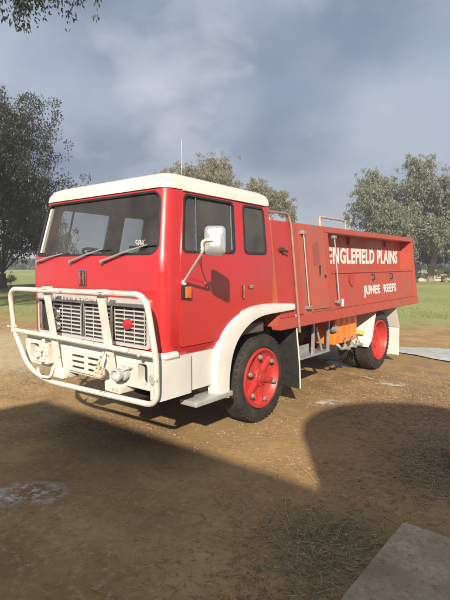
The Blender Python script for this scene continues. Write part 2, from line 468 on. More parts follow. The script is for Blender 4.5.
# windscreen glass + gasket following the slope
def ws_point(x, z, off):
    y = yfront(z)
    e = HW-.115
    d = abs(x-XC)-e
    if d > 0: y += .115 - math.sqrt(max(0, .115**2-d*d))
    return (x, y+off, z)
bm = NB(); N_ = 16
gr = [[bm.verts.new(ws_point(XC-.905+1.81*i/N_, 1.722+.504*j/6, .022)) for i in range(N_+1)] for j in range(7)]
for j in range(6):
    for i in range(N_): bm.faces.new([gr[j][i], gr[j][i+1], gr[j+1][i+1], gr[j+1][i]])
ws = part('windscreen', bm, GLASS, truck, ang=60)
bm = NB()
loop = [ws_point(x, z, .0) for x, z in fillet([(XC-.885,1.735),(XC+.885,1.735),(XC+.885,2.185),(XC-.885,2.185)], .075, True, 5) for x, z in [(x, z)]] if False else None
pl = rrect(XC-.898, XC+.898, 1.727, 2.220, .085, 6)
dense = []
for (a, b), (c, d) in zip(pl, pl[1:]+pl[:1]):
    k = max(1, int(math.hypot(c-a, d-b)/.06))
    dense += [(a+(c-a)*i/k, b+(d-b)*i/k) for i in range(k)]
tube(bm, [ws_point(x, z, .008) for x, z in dense], .012, 8, True)
part('gasket', bm, BLACK, ws)
for i, (o_, k_) in enumerate([(XC+.62, 1.79)]):
    t, w = text_mesh('lettering', '58K', .075, .001, LETW, (o_, yfront(k_)+.008, k_), (1,0,0), (0,0,1), bold=-.001, stretch=1.05)
    part('lettering', t, None, ws, 'small white hand-written lettering on the windscreen')
# wipers
for px, tx, tz in ((-.55, -.16, 1.745), (.02, .45, 1.775), (.49, 1.04, 1.80)):
    bm = NB(); cyl(bm, (px, -1.415, 1.672), (0,1,0), .018, .05, 16, .004)
    tube(bm, [(px, -1.435, 1.672), ((px+tx)/2, -1.43, (1.672+tz)/2+.006), (tx, -1.410, tz)], [.011, .009, .006], 8)
    w = part('wiper', bm, GALV, truck)
    bm = NB(); box(bm, tx-.24, tx+.09, -1.399, -1.389, tz-.014, tz+.0, .002, Matrix.Rotation(-.045, 3, 'Y')); part('wiper_blade', bm, BLACK, w)

# doors, windows both sides
def side_x(s, d): return XC + s*(HW+d)
for s in (1, -1):
    a, b = sorted((side_x(s, .001), side_x(s, .013)))
    bm = NB()
    dpts = fillet([(-1.225,.975,0),(-.64,.975,0),(-.50,1.10,0),(-.425,1.17,0),(-.425,2.225,0),(-1.20,2.225,0)], [.03,.03,.05,.05,.05,.06], True, 5)
    prism(bm, [(p.x, p.y) for p in dpts], 0, a, b)
    d = rawobj('door', bm, RED)
    boolean(d, [cutter(rrect(DW[0], DW[1], DW[2], DW[3], .05), 0, -2, 3)])
    d = part('door', d, RED, truck)
    bm = NB(); ringprism(bm, rrect(DW[0]-.006, DW[1]+.006, DW[2]-.006, DW[3]+.006, .055), rrect(DW[0]+.012, DW[1]-.012, DW[2]+.012, DW[3]-.012, .045), 0, *sorted((side_x(s, -.03), side_x(s, .019))))
    part('gasket', bm, BLACK, d)
    bm = NB(); box(bm, *sorted((side_x(s, -.012), side_x(s, -.008))), DW[0]+.01, DW[1]-.01, DW[2]+.01, DW[3]-.01); part('window', bm, GLASST if s > 0 else GLASS, d)
    bm = NB(); tube(bm, [(side_x(s, -.002), -1.02, DW[2]+.01), (side_x(s, -.002), -1.035, DW[3]-.01)], .011, 8); part('vent_divider', bm, CHROME if s > 0 else BLACK, d)
    bm = NB(); tube(bm, [(side_x(s, .004), -.528, DW[2]+.03), (side_x(s, .004), -.528, DW[3]-.03)], .007, 8); part('window_channel', bm, CHROME, d)
    bm = NB(); box(bm, *sorted((side_x(s, .014), side_x(s, .030))), -.395+.0, -.370, 1.335, 1.45, .005); part('door_lock', bm, CHROME, d)
    # quarter window
    bm = NB(); ringprism(bm, rrect(QW[0]-.008, QW[1]+.008, QW[2]-.008, QW[3]+.008, .055), rrect(QW[0]+.011, QW[1]-.011, QW[2]+.011, QW[3]-.011, .045), 0, *sorted((side_x(s, -.03), side_x(s, .008))))
    qw = part('quarter_window', bm, BLACK, truck)
    bm = NB(); box(bm, *sorted((side_x(s, -.012), side_x(s, -.008))), QW[0]+.01, QW[1]-.01, QW[2]+.01, QW[3]-.01); part('window', bm, GLASST if s > 0 else GLASS, qw)
    # grab recess / handle behind the door
    bm = NB(); box(bm, *sorted((side_x(s, .002), side_x(s, .020))), -.285, -.215, 1.42, 1.452, .006)
    part('handle', bm, CHROME, truck)
    # side indicator
    bm = NB(); box(bm, *sorted((side_x(s, .012), side_x(s, .028))), -1.215, -1.118, 1.365, 1.475, .006); ind = part('indicator', bm, BLACK, truck)
    bm = NB(); box(bm, *sorted((side_x(s, .026), side_x(s, .050))), -1.185, -1.122, 1.372, 1.468, .010); part('lens', bm, AMBER, ind)
    # mirror
    if s > 0:
        mx, my, mz = XC+s*(1.66-XC), -1.295, 1.82
        R = Matrix.Rotation(s*math.radians(-52+90), 3, 'Z')
        nrm = Vector((s*.60, -.80, .05)).normalized(); rt = Vector((s*.80, .60, 0)); upv = nrm.cross(rt).normalized()
        if upv.z < 0: upv = -upv
        bm = NB(); c0 = Vector((mx, my, mz))
        rings = []
        for dn, sc in ((-.020, .80), (-.012, 1.0), (.006, 1.0), (.020, .93), (.030, .72), (.034, .40)):
            rings.append([bm.verts.new(c0 + nrm*dn + rt*u*sc + upv*v*sc) for u, v in rrect(-.078, .078, -.108, .108, .036, 6)])
        for A, B in zip(rings, rings[1:]):
            for i in range(len(A)): bm.faces.new([A[i], A[(i+1) % len(A)], B[(i+1) % len(A)], B[i]])
        bm.faces.new(rings[0][::-1]); bm.faces.new(rings[-1])
        mir = part('mirror', bm, MIRM, truck, ang=60)
        bm = NB(); tube(bm, fillet([c0+nrm*.035-rt*.098+upv*.0, c0+nrm*.04-rt*.01+upv*.0][::-1] + [(XC+s*(1.60-XC), -1.36, 1.74), (side_x(s, .02), -1.185, 1.505)], .05, False, 5), .011, 8)
        cyl(bm, (side_x(s, .018), -1.185, 1.50), (1,0,0), .022, .03, 12, .004)
        part('mirror_arm', bm, BARW, mir)
        bm = NB(); tube(bm, [(XC+s*(1.585-XC), -1.365, 1.735), (XC+s*(1.40-XC), -1.15, 1.60), (side_x(s, .03), -.91, 1.49)], .006, 6); cyl(bm, (side_x(s,.02), -.905, 1.487), (1,0,0), .014, .02, 10)
        tube(bm, [(XC+s*(1.585-XC), -1.365, 1.76), (side_x(s, .02), -1.03, 1.735)], .005, 6)
        part('mirror_stay', bm, STEEL, mir)
    # panel seam below the door + white lower corner panel
    bm = NB(); box(bm, *sorted((side_x(s, -.03), side_x(s, -.006))), -1.30, -.62, .585, .902, .006)
    part('lower_panel', bm, WHITE, truck)
    # wheel arch fender
    x0, x1 = side_x(s, -.26), side_x(s, .055)
    outp = [(-.80,.46),(-.815,.62),(-.80,.81),(-.735,.98),(-.62,1.10),(-.45,1.185),(-.25,1.235),(-.05,1.25),(.20,1.245),(.52,1.225)]
    inp = [(-.62,.44),(-.615,.62),(-.575,.80),(-.50,.93),(-.40,1.02),(-.28,1.085),(-.14,1.125),(.02,1.14),(.22,1.145),(.50,1.155)]
    def cat(P, k=5):
        o = []
        for i in range(len(P)-1):
            a, b, c, d = P[max(0,i-1)], P[i], P[i+1], P[min(len(P)-1,i+2)]
            for j in range(k):
                t = j/k; o.append(tuple(.5*((2*b[m])+(-a[m]+c[m])*t+(2*a[m]-5*b[m]+4*c[m]-d[m])*t*t+(-a[m]+3*b[m]-3*c[m]+d[m])*t**3) for m in (0,1)))
        return o+[P[-1]]
    outp, inp = cat(outp), cat(inp)
    bm = NB()
    secs = []
    for (oy, oz), (iy, iz) in zip(outp, inp):
        # cross-section: inner edge back - flare face - outer edge - return to the cab side
        xa, xb = side_x(s, -.30), side_x(s, .055)
        my_, mz_ = oy*.55+iy*.45, oz*.55+iz*.45
        secs.append([(xa, iy*.75+oy*.25, iz*.75+oz*.25), (side_x(s, .045), iy*.93+oy*.07, iz*.93+oz*.07), (side_x(s, .058), iy*.9+oy*.1, iz*.9+oz*.1), (side_x(s, .058), my_, mz_), (side_x(s, .045), oy*.9+iy*.1, oz*.9+iz*.1), (side_x(s, .003), oy, oz), (side_x(s, -.05), oy, oz)])
    V = [[bm.verts.new(p) for p in sc] for sc in secs]
    for A, B in zip(V, V[1:]):
        for i in range(len(A)-1): bm.faces.new([A[i], A[i+1], B[i+1], B[i]])
    for A in (V[0], V[-1]): bm.faces.new(A)
    part('fender', bm, WHITE, truck, ang=50)
    # step
    bm = NB(); a, b = sorted((side_x(s, -.12), side_x(s, .07)))
    box(bm, a, b, -1.10, -.60, .455, .50, .008)
    part('step', bm, STEPM, truck)
    # black flap behind the front wheel
    bm = NB(); box(bm, *sorted((side_x(s, -.34), side_x(s, .02))), .64, .655, .24, 1.12, .004, Matrix.Rotation(.12, 3, 'X'))
    fl = part('mud_flap', bm, BLACK, truck)
    bm = NB(); tube(bm, [(side_x(s, .02), .58, 1.10), (side_x(s, .022), .68, .50), (side_x(s, .022), .70, .25)], .009, 6); part('flap_edge', bm, WHITE, fl)

# interior
bm = NB(); box(bm, XL+.06, XR-.06, -1.34, -1.02, 1.25, 1.66, .04); part('dashboard', bm, TRIM, truck)
bm = NB(); box(bm, XL+.06, XR-.06, -1.3, .08, .96, 1.06, .01); part('cab_floor', bm, TRIM, truck)
for sx in (-.18, .72):
    bm = NB(); box(bm, sx-.24, sx+.24, -.62, -.12, 1.15, 1.32, .05); box(bm, sx-.24, sx+.24, -.16, -.04, 1.25, 1.78, .05); part('seat', bm, SEATM, truck)
bm = NB()
cw = Vector((-.12, -.93, 1.71)); axw = Vector((0, .45, 1)).normalized(); u = Vector((1,0,0)); v = axw.cross(u)
tube(bm, [cw + .225*(math.cos(a)*u+math.sin(a)*v) for a in [2*PI*k/32 for k in range(32)]], .013, 8, True)
for a in (PI/2, PI*7/6, PI*11/6): tube(bm, [cw-axw*.03, cw + .22*(math.cos(a)*u+math.sin(a)*v)], .009, 6)
tube(bm, [cw-axw*.03, cw-axw*.03+Vector((0,-.15,-.35))], .025, 8)
part('steering_wheel', bm, BLACK, truck)
bm = NB(); box(bm, XL+.05, XR-.05, -1.27, .07, 2.19, 2.212, .005); part('headlining', bm, TRIM, truck)
bm = NB()
tube(bm, [(XL+.10, -1.352, 1.76), (XL+.10, -1.352, 2.19)], .026, 8); part('pillar_trim', bm, CREAM, truck)

# front badge
bm = NB(); box(bm, .125, .235, -1.412, -1.402, 1.445, 1.60, .004); bd = part('badge', bm, CHROME, truck, 'upright chrome badge with black letter bars and red centre')
bm = NB(); box(bm, .133, .227, -1.416, -1.411, 1.453, 1.592, .002); part('badge_ground', bm, BLACK, bd)
bm = NB()
for q in (.143, .200): box(bm, q, q+.017, -1.421, -1.414, 1.462, 1.583, .002)
box(bm, .155, .205, -1.4205, -1.4145, 1.512, 1.530, .002); part('badge_letter', bm, CHROME, bd)
bm = NB(); box(bm, .171, .189, -1.425, -1.4212, 1.462, 1.548, .002); box(bm, .171, .189, -1.425, -1.4212, 1.560, 1.580, .002); part('badge_mark', bm, BADGER, bd)

# grille
gx0, gx1, gz0, gz1 = -.56, 1.08, .965, 1.365
bm = NB(); ringprism(bm, rrect(gx0, gx1, gz0, gz1, .02), rrect(gx0+.028, gx1-.028, gz0+.028, gz1-.070, .01), 1, -1.425, -1.401)
grille = part('grille', bm, SLATM, truck)
bm = NB(); box(bm, gx0+.02, gx1-.02, -1.408, -1.402, gz0+.02, gz1-.05); part('grille_backing', bm, DARK, grille)
def slats(x0, x1, dv):
    bm = NB()
    for k in range(8): box(bm, x0, x1, -1.424, -1.410, 1.010+k*.0355, 1.023+k*.0355)
    n = round((x1-x0)/dv)
    for k in range(n+1):
        x = x0+(x1-x0)*k/n; box(bm, x-.004, x+.004, -1.4265, -1.4245, 1.0, 1.285)
    part('grille_slats', bm, SLATM, grille)
slats(-.27, .165, .145); slats(.235, .60, .12); slats(.66, 1.03, .123)
bm = NB()
for q in (.185, .215): box(bm, q-.008, q+.008, -1.43, -1.409, .99, 1.295, .002)
box(bm, .615, .632, -1.43, -1.409, .99, 1.295, .002); part('grille_divider', bm, CHROME, grille)
bm = NB(); box(bm, -.53, -.475, -1.43, -1.409, 1.0, 1.28, .006); part('side_marker', bm, CHROME, grille)
for z in (1.185, 1.065):
    bm = NB(); lathe(bm, [(-.02,.0),(-.02,.052),(.012,.054),(.014,.044),(.0,.040)], (-.195,-1.455,z), (0,-1,0), 24); lp = part('lamp', bm, CHROME, truck, 'small round chrome-rimmed lamp at the grille edge')
    bm = NB(); lathe(bm, [(-.012,.041),(.002,.036),(.008,0)], (-.195,-1.455,z), (0,-1,0), 24); part('lens', bm, STEEL, lp)
bm = NB(); lathe(bm, [(-.02,0),(-.02,.044),(.01,.044),(.024,.038),(.030,.02),(.032,0)], (.84,-1.44,1.155), (0,-1,0), 24); part('marker_lamp', bm, REDL, truck, 'round red lamp in front of the grille')
t, w = text_mesh('lettering', 'INTERNATIONAL', .045, .002, STEEL, (-.27, -1.428, 1.312), (1,0,0), (0,0,1), bold=0, stretch=1.0, spacing=1.6)
for v in t.data.vertices: v.co.x = -.27 + (v.co.x+.27)*.76/w
part('lettering', t, None, grille, 'row of small spaced capitals on the strip above the grille')

# bumper
bm = NB(); box(bm, XL-.02, XR+.025, -1.475, -1.37, .645, .905, .02)
bumper = rawobj('bumper', bm, WHITE)
holes = [(1.00, 1.115, .69, .86), (XC-.885, XC-.72, .69, .86)]
cc = [cutter(rrect(a, b, c, d, .03), 1, -1.7, -1.2) for a, b, c, d in holes]
boolean(bumper, cc); part('bumper', bumper, WHITE, truck)
bm = NB()
tube(bm, fillet([(XR+.02,-1.28,.925),(XR+.02,-1.44,.925),(XL-.015,-1.44,.925),(XL-.015,-1.28,.925)], .06, False, 5), .032, 10); part('top_rail', bm, WHITE, bumper)
bm = NB(); prism(bm, rrect(XR-.085, XR+.035, -1.484, -1.10, .03), 2, .585, .898); part('end_cap', bm, WHITE, bumper)
bm = NB(); prism(bm, rrect(XL-.03, XL+.035, -1.44, -1.30, .03), 2, .66, .898)
for cap in (part('end_cap', bm, WHITE, bumper),): pass
bm = NB(); box(bm, .05, .65, -1.500, -1.474, .675, .885, .01); fp = part('slotted_plate', bm, WHITE, bumper)
bm = NB()
for q in (.14, .38):
    for k in range(3): box(bm, q, q+.17, -1.5035, -1.5005, .715+k*.052, .732+k*.052)
part('slot', bm, DARK, fp)
bm = NB(); lathe(bm, [(-.02,0),(-.02,.055),(.03,.055),(.035,.062),(.065,.062),(.07,.046),(.10,.045),(.105,.052),(.13,.052),(.135,.04),(.10,.036),(.10,0)], (.86,-1.475,.77), (.12,-1,-.05), 24)
for a in (0.6, 3.7): 
    c = Vector((.87,-1.56,.768)); tube(bm, [c+Vector((math.cos(a)*.06,0,math.sin(a)*.06)), c+Vector((math.cos(a)*.095,.03,math.sin(a)*.095)), c+Vector((math.cos(a)*.08,.09,math.sin(a)*.08))], .009, 6)
part('hose_coupling', bm, PALEM, truck, 'grey metal hose coupling on the bumper')
bm = NB(); cyl(bm, (.68,-1.60,.765), (0,1,0), .058, .026, 20, .006)
for k in range(6): cyl(bm, ((.68)+.040*math.cos(k*PI/3), -1.62, .765+.045*math.sin(k*PI/3)), (0,1,0), .012, .02, 6)
tube(bm, [(.68,-1.62,.83),(.70,-1.60,.90),(.71,-1.58,.93)], .012, 6)
part('flange', bm, RUST, truck, 'rusty bolted flange on the bull bar post')
bm = NB(); lathe(bm, [(-.02,0),(-.02,.04),(.02,.042),(.03,.03),(.03,0)], (1.205,-1.487,.76), (0,-1,0), 20); part('reflector', bm, PALEL, bumper)
bm = NB(); box(bm, 1.0, 1.14, -1.40, -1.39, .68, .87); part('lamp_recess', bm, BLACK, bumper)
bm = NB()
box(bm, -.30, -.20, -1.56, -1.47, .70, .90, .012); box(bm, -.36, -.22, -1.59, -1.54, .72, .77, .012); box(bm, -.34, -.24, -1.60, -1.55, .82, .86, .012); cyl(bm, (-.28,-1.60,.79), (0,1,0), .03, .05, 12, .006); cyl(bm, (-.24,-1.56,.90), (0,0,1), .018, .08, 10, .004)
tube(bm, fillet([(-.32,-1.58,.66),(-.30,-1.58,.58),(-.14,-1.56,.585),(-.12,-1.54,.68)], .05), .014, 8)
part('tow_hook', bm, BARW, truck, 'chipped white tow hook block beside the left bull bar post')

# bull bar
def bby(z): return -1.62 + (1.41-z)*.12
bb = bm = NB()
ol = [(-.74,1.405),(1.27,1.425),(1.31,.95),(1.27,.565),(-.27,.525),(-.60,.62),(-.77,.98)]
pts = fillet([(x, bby(z), z) for x, z in ol], [.13,.13,.06,.13,.16,.14,.06], True, 7)
tube(bm, pts, .0235, 10, True)
bull = part('bull_bar', bm, BARW, truck, 'white tubular bull bar with rust spots')
bm = NB(); tube(bm, [(-.765, bby(.98), .985), (.2, bby(.98)+.0, .98), (1.305, bby(.96), .965)], .0225, 10); part('cross_tube', bm, BARW, bull)
for xt, xb_ in ((-.13, -.09), (.68, .73)):
    bm = NB(); w = .048
    P = [(xt-w, bby(1.39)+.03, 1.39), (xt+w, bby(1.39)+.03, 1.39), (xb_+w, bby(.56)+.03, .56), (xb_-w, bby(.56)+.03, .56)]
    vs = [bm.verts.new(p) for p in P]; vb = [bm.verts.new((p[0], p[1]+.012, p[2])) for p in P]
    bm.faces.new(vs); bm.faces.new(vb[::-1])
    for i in range(4): bm.faces.new([vs[i], vb[i], vb[(i+1) % 4], vs[(i+1) % 4]])
    part('post', bm, BARW, bull)
    bm = NB(); box(bm, xb_-.09, xb_+.11, bby(.6)-.01, -1.36, .585, .68, .012); part('mount', bm, BARW, bull)
    bm = NB(); box(bm, xt+.04, xt+.11, bby(1.4)-.035, bby(1.4)+.035, 1.425, 1.448, .004); tube(bm, [(xt+.10, bby(1.38)+.02, 1.40), (xt+.03, bby(1.3)+.05, 1.32)], .014, 8); part('bracket', bm, BARW, bull)
bm = NB(); cyl(bm, (-.765, bby(.98), 1.0), (0,0,1), .034, .07, 14, .006); tube(bm, [(-.765,bby(.98),1.0), (-.86,bby(.98)-.02,1.02)], .012, 8); cyl(bm, (1.16, bby(.96)-.02, .965), (0,1,0), .02, .04, 10)
part('clamp', bm, RUST, bull)

# wheels
def wheel(xo, yc, s, front, dual=False):
    """xo: x of the outer tyre face; s: outward side"""
    zc, R = .462, .462; w = .235
    c = (xo - s*w/2, yc, zc)
    bm = NB()
    prof = [(-w/2+.03,.31),(-w/2+.004,.33),(-w/2,.38),(-w/2+.012,.43),(-w/2+.035,.452)]
    for k in range(5):     # tread with grooves
        a = -w/2+.04 + k*(w-.08)/5; b = a+(w-.08)/5
        prof += [(a,.4625),(b-.008,.4625),(b-.007,.450),(b-.001,.450)]
    prof += [(w/2-.035,.452),(w/2-.012,.43),(w/2,.38),(w/2-.004,.33),(w/2-.03,.31)]
    lathe(bm, prof, (0,0,0), (s,0,0), 56)
    # shoulder blocks
    for k in range(44):
        a = 2*PI*k/44
        for d in (-1, 1):
            M_ = Matrix.Rotation(a, 3, 'X')
            box(bm, d*(w/2-.030)-.016, d*(w/2-.030)+.016, -.019, .019, .436, .4535, 0, None)
            for v in bm.verts[-8:] if False else []: pass
    bm.verts.ensure_lookup_table()
    nb = 88*8; base = len(bm.verts)-nb
    for i in range(88):
        a = 2*PI*(i//2)/44
        for j in range(8):
            v = bm.verts[base+i*8+j]; v.co = Matrix.Rotation(a, 3, 'X') @ v.co
    bmesh.ops.translate(bm, verts=bm.verts, vec=c)
    wp = part('wheel', bm, TYRE, truck)   # tyre mesh carries the wheel
    ax = (s,0,0); cx = Vector((xo, yc, zc))
    if front:
        bm = NB(); lathe(bm, [(-.20,.315),(-.02,.318),(.004,.312),(.006,.290),(-.03,.272),(-.045,.262),(-.055,.250),(-.065,.15),(-.06,.13),(-.06,0)], cx, ax, 48)
        rim = part('rim', bm, WRED, wp)
        bm = NB(); lathe(bm, [(-.12,.10),(-.03,.092),(-.02,.085),(-.018,.045),(.004,.04),(.008,.0)], cx, ax, 28); part('hub', bm, WRED, wp)
        for k in range(6):
            a = PI/6+k*PI/3 + .2; d = Vector((0, math.cos(a), math.sin(a))); q = Vector((0, -math.sin(a), math.cos(a))); X = Vector((s,0,0))
            bm = NB(); pr = []
            for rr, ww, h0, h1 in ((.04,.050,-.09,-.03),(.12,.040,-.09,-.025),(.19,.036,-.09,-.03),(.25,.044,-.09,-.018),(.268,.048,-.08,-.022)):
                pr.append([bm.verts.new(cx + d*rr + q*(sg*ww*(1 if h == h0 else .62)) + X*h) for sg, h in ((-1,h0),(1,h0),(1,h1),(-1,h1))])
            for A, B in zip(pr, pr[1:]):
                for i in range(4): bm.faces.new([A[i], A[(i+1) % 4], B[(i+1) % 4], B[i]])
            bm.faces.new(pr[0][::-1]); bm.faces.new(pr[-1])
            bmesh.ops.bevel(bm, geom=list(bm.edges), offset=.008, segments=2, affect='EDGES')
            part('spoke', bm, WRED, wp)
            bm = NB(); cyl(bm, cx + d*.232 + X*.0, ax, .026, .02, 20, .004); cyl(bm, cx + d*.232 + X*.014, ax, .018, .02, 6, .002)
            part('wheel_nut', bm, STEEL, wp)
    else:
        dp = -.13 if not dual else -.05
        bm = NB(); lathe(bm, [(-.20,.315),(-.02,.318),(.004,.312),(.004,.292),(-.03,.275),(dp+.01,.262),(dp,.245),(dp-.006,.15),(dp,.13),(dp+.03,.12),(dp+.035,0)], cx, ax, 48)
        part('rim', bm, WRED, wp)
        bm = NB()
        for k in range(8):
            a = k*PI/4; cyl(bm, cx + Vector((s*(dp+.006), math.cos(a)*.18, math.sin(a)*.18)), ax, .014, .03, 6)
        nb_ = part('wheel_nut_cap', bm, WRED, wp)
FWY, RWY = .10, 3.36
for s in (1, -1):
    wheel(XC+s*.885, FWY, s, True)
    wheel(XC+s*.885, RWY, s, False)
    wheel(XC+s*.60, RWY, s, False, True)
# axles, chassis, engine block
bm = NB(); tube(bm, [(XC-.75,FWY,.45),(XC+.75,FWY,.45)], .05); part('axle', bm, DARK, truck)
bm = NB(); tube(bm, [(XC-.75,RWY,.46),(XC+.75,RWY,.46)], .07); lathe(bm, [(-.2,0),(-.17,.12),(0,.2),(.17,.12),(.2,0)], (XC,RWY,.47), (1,0,0), 20); part('axle', bm, DARK, truck)
bm = NB()
for s in (1, -1): box(bm, XC+s*.42-.04, XC+s*.42+.04, -1.34, 4.72, .66, .86, .006)
for y in (-1.1, 1.0, 2.2, 3.9, 4.6): box(bm, XC-.379, XC+.379, y-.05, y+.05, .68, .84)
part('chassis', bm, DARK, truck)
bm = NB(); box(bm, XC-.36, XC+.36, -1.05, .45, .50, .93, .05); part('engine', bm, DARK, truck)
bm = NB()
for s in (1, -1):
    for y in (FWY, RWY): tube(bm, [(XC+s*.42, y-.5, .62), (XC+s*.42, y-.2, .56), (XC+s*.42, y, .54), (XC+s*.42, y+.2, .56), (XC+s*.42, y+.5, .62)], .035, 8)
part('leaf_spring', bm, DARK, truck)
bm = NB(); box(bm, XL+.03, XR-.28, -1.30, -1.25, .66, .93, .01); part('radiator_panel', bm, DARK, truck)

# ---- tray body. sides lean out towards the bottom
def xs(z): return 1.245 - .11*(z-1.0)
XF = XC*2   # mirror about the centre line: x -> XF - x
ZB, ZT = .985, 2.115
def sidebox(bm, y0, y1, z0, z1, din, dout, s=1, bev=.006):
    """slab following the leaning side; din/dout distances inside / outside the side plane"""
    ps = []
    for y in (y0, y1):
        for z in (z0, z1):
            for d in (-din, dout):
                x = xs(z)+d
                if s < 0: x = XF-x
                ps.append(bm.verts.new((x, y, z)))
    fs = [bm.faces.new([ps[i] for i in f]) for f in ((0,1,3,2),(4,6,7,5),(0,4,5,1),(2,3,7,6),(0,2,6,4),(1,5,7,3))]
    if bev: bmesh.ops.bevel(bm, geom=list({e for f in fs for e in f.edges}), offset=bev, segments=2, affect='EDGES')
Y0, Y1, Y2 = .24, 1.42, 4.84
bm = NB()
sidebox(bm, Y0, Y1-.002, ZB, ZT, 2*(xs(1.5)-XC), 0, 1, .012)
pump = part('pump_bay', bm, TRED2, truck)
for v in pump.data.vertices:       # square it up on the far side
    pass
bm = NB()   # tray core body behind the recess, tapers back on top
core = [(XF-xs(1.0)+.06, 1.0), (xs(1.0)-.06, 1.0), (xs(1.52)-.06, 1.52), (.95, 1.56), (.935, 2.10), (XF-.935, 2.10), (XF-.95, 1.56), (XF-xs(1.52)+.06, 1.52)]
prism(bm, core, 1, Y1+.002, Y2-.03)
tray = part('tray', bm, TRED, truck)
for s in (1, -1):
    bm = NB()
    sidebox(bm, Y1, Y2, ZT-.075, ZT, .30 if s > 0 else .3, .0, s)
    part('top_rail', bm, TRED, tray)
    bm = NB(); sidebox(bm, Y0+.002, Y2, ZB-.03, ZB+.09, .10, .016, s); part('bottom_rail', bm, TRED, tray)
    bm = NB(); sidebox(bm, Y1+.003, Y1+.095, ZB+.091, ZT-.076, .34, .012, s); part('front_post', bm, TRED, tray)
    bm = NB(); sidebox(bm, Y2-.085, Y2+.0, ZB+.091, ZT-.076, .36, .0, s); part('rear_post', bm, TRED, tray)
    bm = NB(); sidebox(bm, Y1+.112, Y2-.087, ZB+.091, 1.525, .05, -.028, s); part('lower_panel', bm, TRED, tray)
    bm = NB(); sidebox(bm, Y1+.112, Y2-.087, 1.527, 1.56, .30, -.018, s, .004); part('ledge', bm, TRED, tray)
bm = NB(); box(bm, XF-xs(ZT)+.302, xs(ZT)-.302, Y1+.003, Y2-.001, 2.101, 2.112); part('deck', bm, TRED, tray)
bm = NB(); box(bm, XF-1.10, 1.10, Y2-.028, Y2-.006, 1.0, 2.04, .005); part('tail_panel', bm, TRED, tray)

def sp(y, z, d): return Vector((xs(z)+d, y, z))
# lettering
upv = Vector((-.015/.54,0,1))
t, w = text_mesh('lettering', 'ENGLEFIELD PLAINS', .235, .002, LETW, (0,0,0), (0,1,0), (0,0,1), bold=.009, spacing=1.14)
ya, yb, za, zb_ = 1.905, 4.58, 1.665, 1.878
ym = max(v.co.y for v in t.data.vertices); zmx = max(v.co.z for v in t.data.vertices); zmn = 0
for v in t.data.vertices:
    y = ya+(yb-ya)*v.co.y/ym; z = za+(zb_-za)*(v.co.z-zmn)/(zmx-zmn)
    v.co = Vector((.95-.015*(z-1.56)/.54+.004+v.co.x, y, z))
part('lettering', t, None, tray, 'large white hand-painted capitals on the recessed upper panel')
t, w = text_mesh('lettering', 'JUNEE  REEFS', .2, .002, LETW, (0,0,0), (0,1,0), (0,0,1), bold=.006, spacing=1.14)
ym = max(v.co.y for v in t.data.vertices); zmx = max(v.co.z for v in t.data.vertices)
for v in t.data.vertices:
    y = 2.55+(3.86-2.55)*v.co.y/ym; z = 1.215+.125*v.co.z/zmx
    v.co = sp(y, z, -.022+v.co.x)
part('lettering', t, None, tray, 'smaller white capitals on the lower side panel')
# handles and latches on the lower panel
for y in (2.88, 3.62):
    bm = NB(); tube(bm, fillet([sp(y,1.50,-.02), sp(y,1.50,.02), sp(y+.01,1.42,.02), sp(y+.01,1.42,-.02)], .015), .008, 6); part('latch', bm, DARK, tray)
for y in (2.55, 3.98):
    bm = NB(); box(bm, .94, .975, y-.015, y+.015, 1.93, 2.03, .004); part('hinge', bm, TRED, tray)
bm = NB(); cyl(bm, sp(2.18, 1.43, -.015), (1,0,.1), .085, .008, 24, .003); part('fuel_cap', bm, WRED, tray, 'brighter red round cap on the lower panel')
bm = NB(); box(bm, 1.215, 1.24, 1.78, 1.81, 1.10, 1.20, .003); part('stay', bm, LETW, tray)
# pump bay panels, pipes and rods
bm = NB(); sidebox(bm, Y0+.02, .60, 1.08, ZT-.01, -.002, .010, 1); part('front_panel', bm, PREDM, pump)
bm = NB(); sidebox(bm, .96, Y1-.02, 1.09, ZT-.02, -.002, .012, 1); part('locker_door', bm, TRED2, pump, 'faded red locker door with bare patches')
bm = NB(); prism(bm, [(p.x, p.y) for p in fillet([(1.08,1.62,0),(1.24,1.66,0),(1.24,1.90,0),(1.20,1.92,0),(1.07,1.88,0)], .04, True)], 0, 0, .002)
for v in bm.verts: v.co.x += xs(v.co.z)+.0125
part('bare_patch', bm, PATCH, pump)
for (y, z, h) in ((1.215,1.60,.05),(1.235,1.53,.07),(1.205,1.50,.05)):
    bm = NB(); cyl(bm, sp(y, z, .015), (1,0,0), .016, .012, 12); 
    for v in bm.verts: v.co.z = z + (v.co.z-z)*h*40
    part('keyhole', bm, BLACK, pump) if False else bm.free()
bm = NB(); box(bm, xs(1.58)+.010, xs(1.58)+.020, 1.20, 1.235, 1.50, 1.64, .004); cyl(bm, sp(1.345,1.50,.016), (1,0,0), .022, .014, 14); part('catch', bm, DARK, pump)
bm = NB()
tube(bm, fillet([(.95,.10,2.155), (1.08,.16,2.20), sp(.58,2.20,.02), sp(.60,2.08,.035), sp(.60,1.0,.03), sp(.60,.90,.03)], .05, False, 5), .014, 10)
part('pipe', bm, PIPE, pump)
bm = NB(); sidebox(bm, .66, .75, 1.09, ZT-.01, -.002, .018, 1, .004); part('channel', bm, TRED, pump)
for y, za_, zb2 in ((.86, 1.17, 2.0), (1.64, 1.19, 1.98)):
    bm = NB(); tube(bm, [sp(y,za_,.03), sp(y,zb2,.035)], .008, 8); rd = part('rod', bm, GALV, pump)
    bm = NB(); box(bm, xs(zb2)-.0, xs(zb2)+.05, y-.035, y+.035, zb2-.01, zb2+.03, .004); box(bm, xs(za_)-.02, xs(za_)+.045, y-.04, y+.045, za_-.035, za_, .004); part('bracket', bm, STEEL, rd)
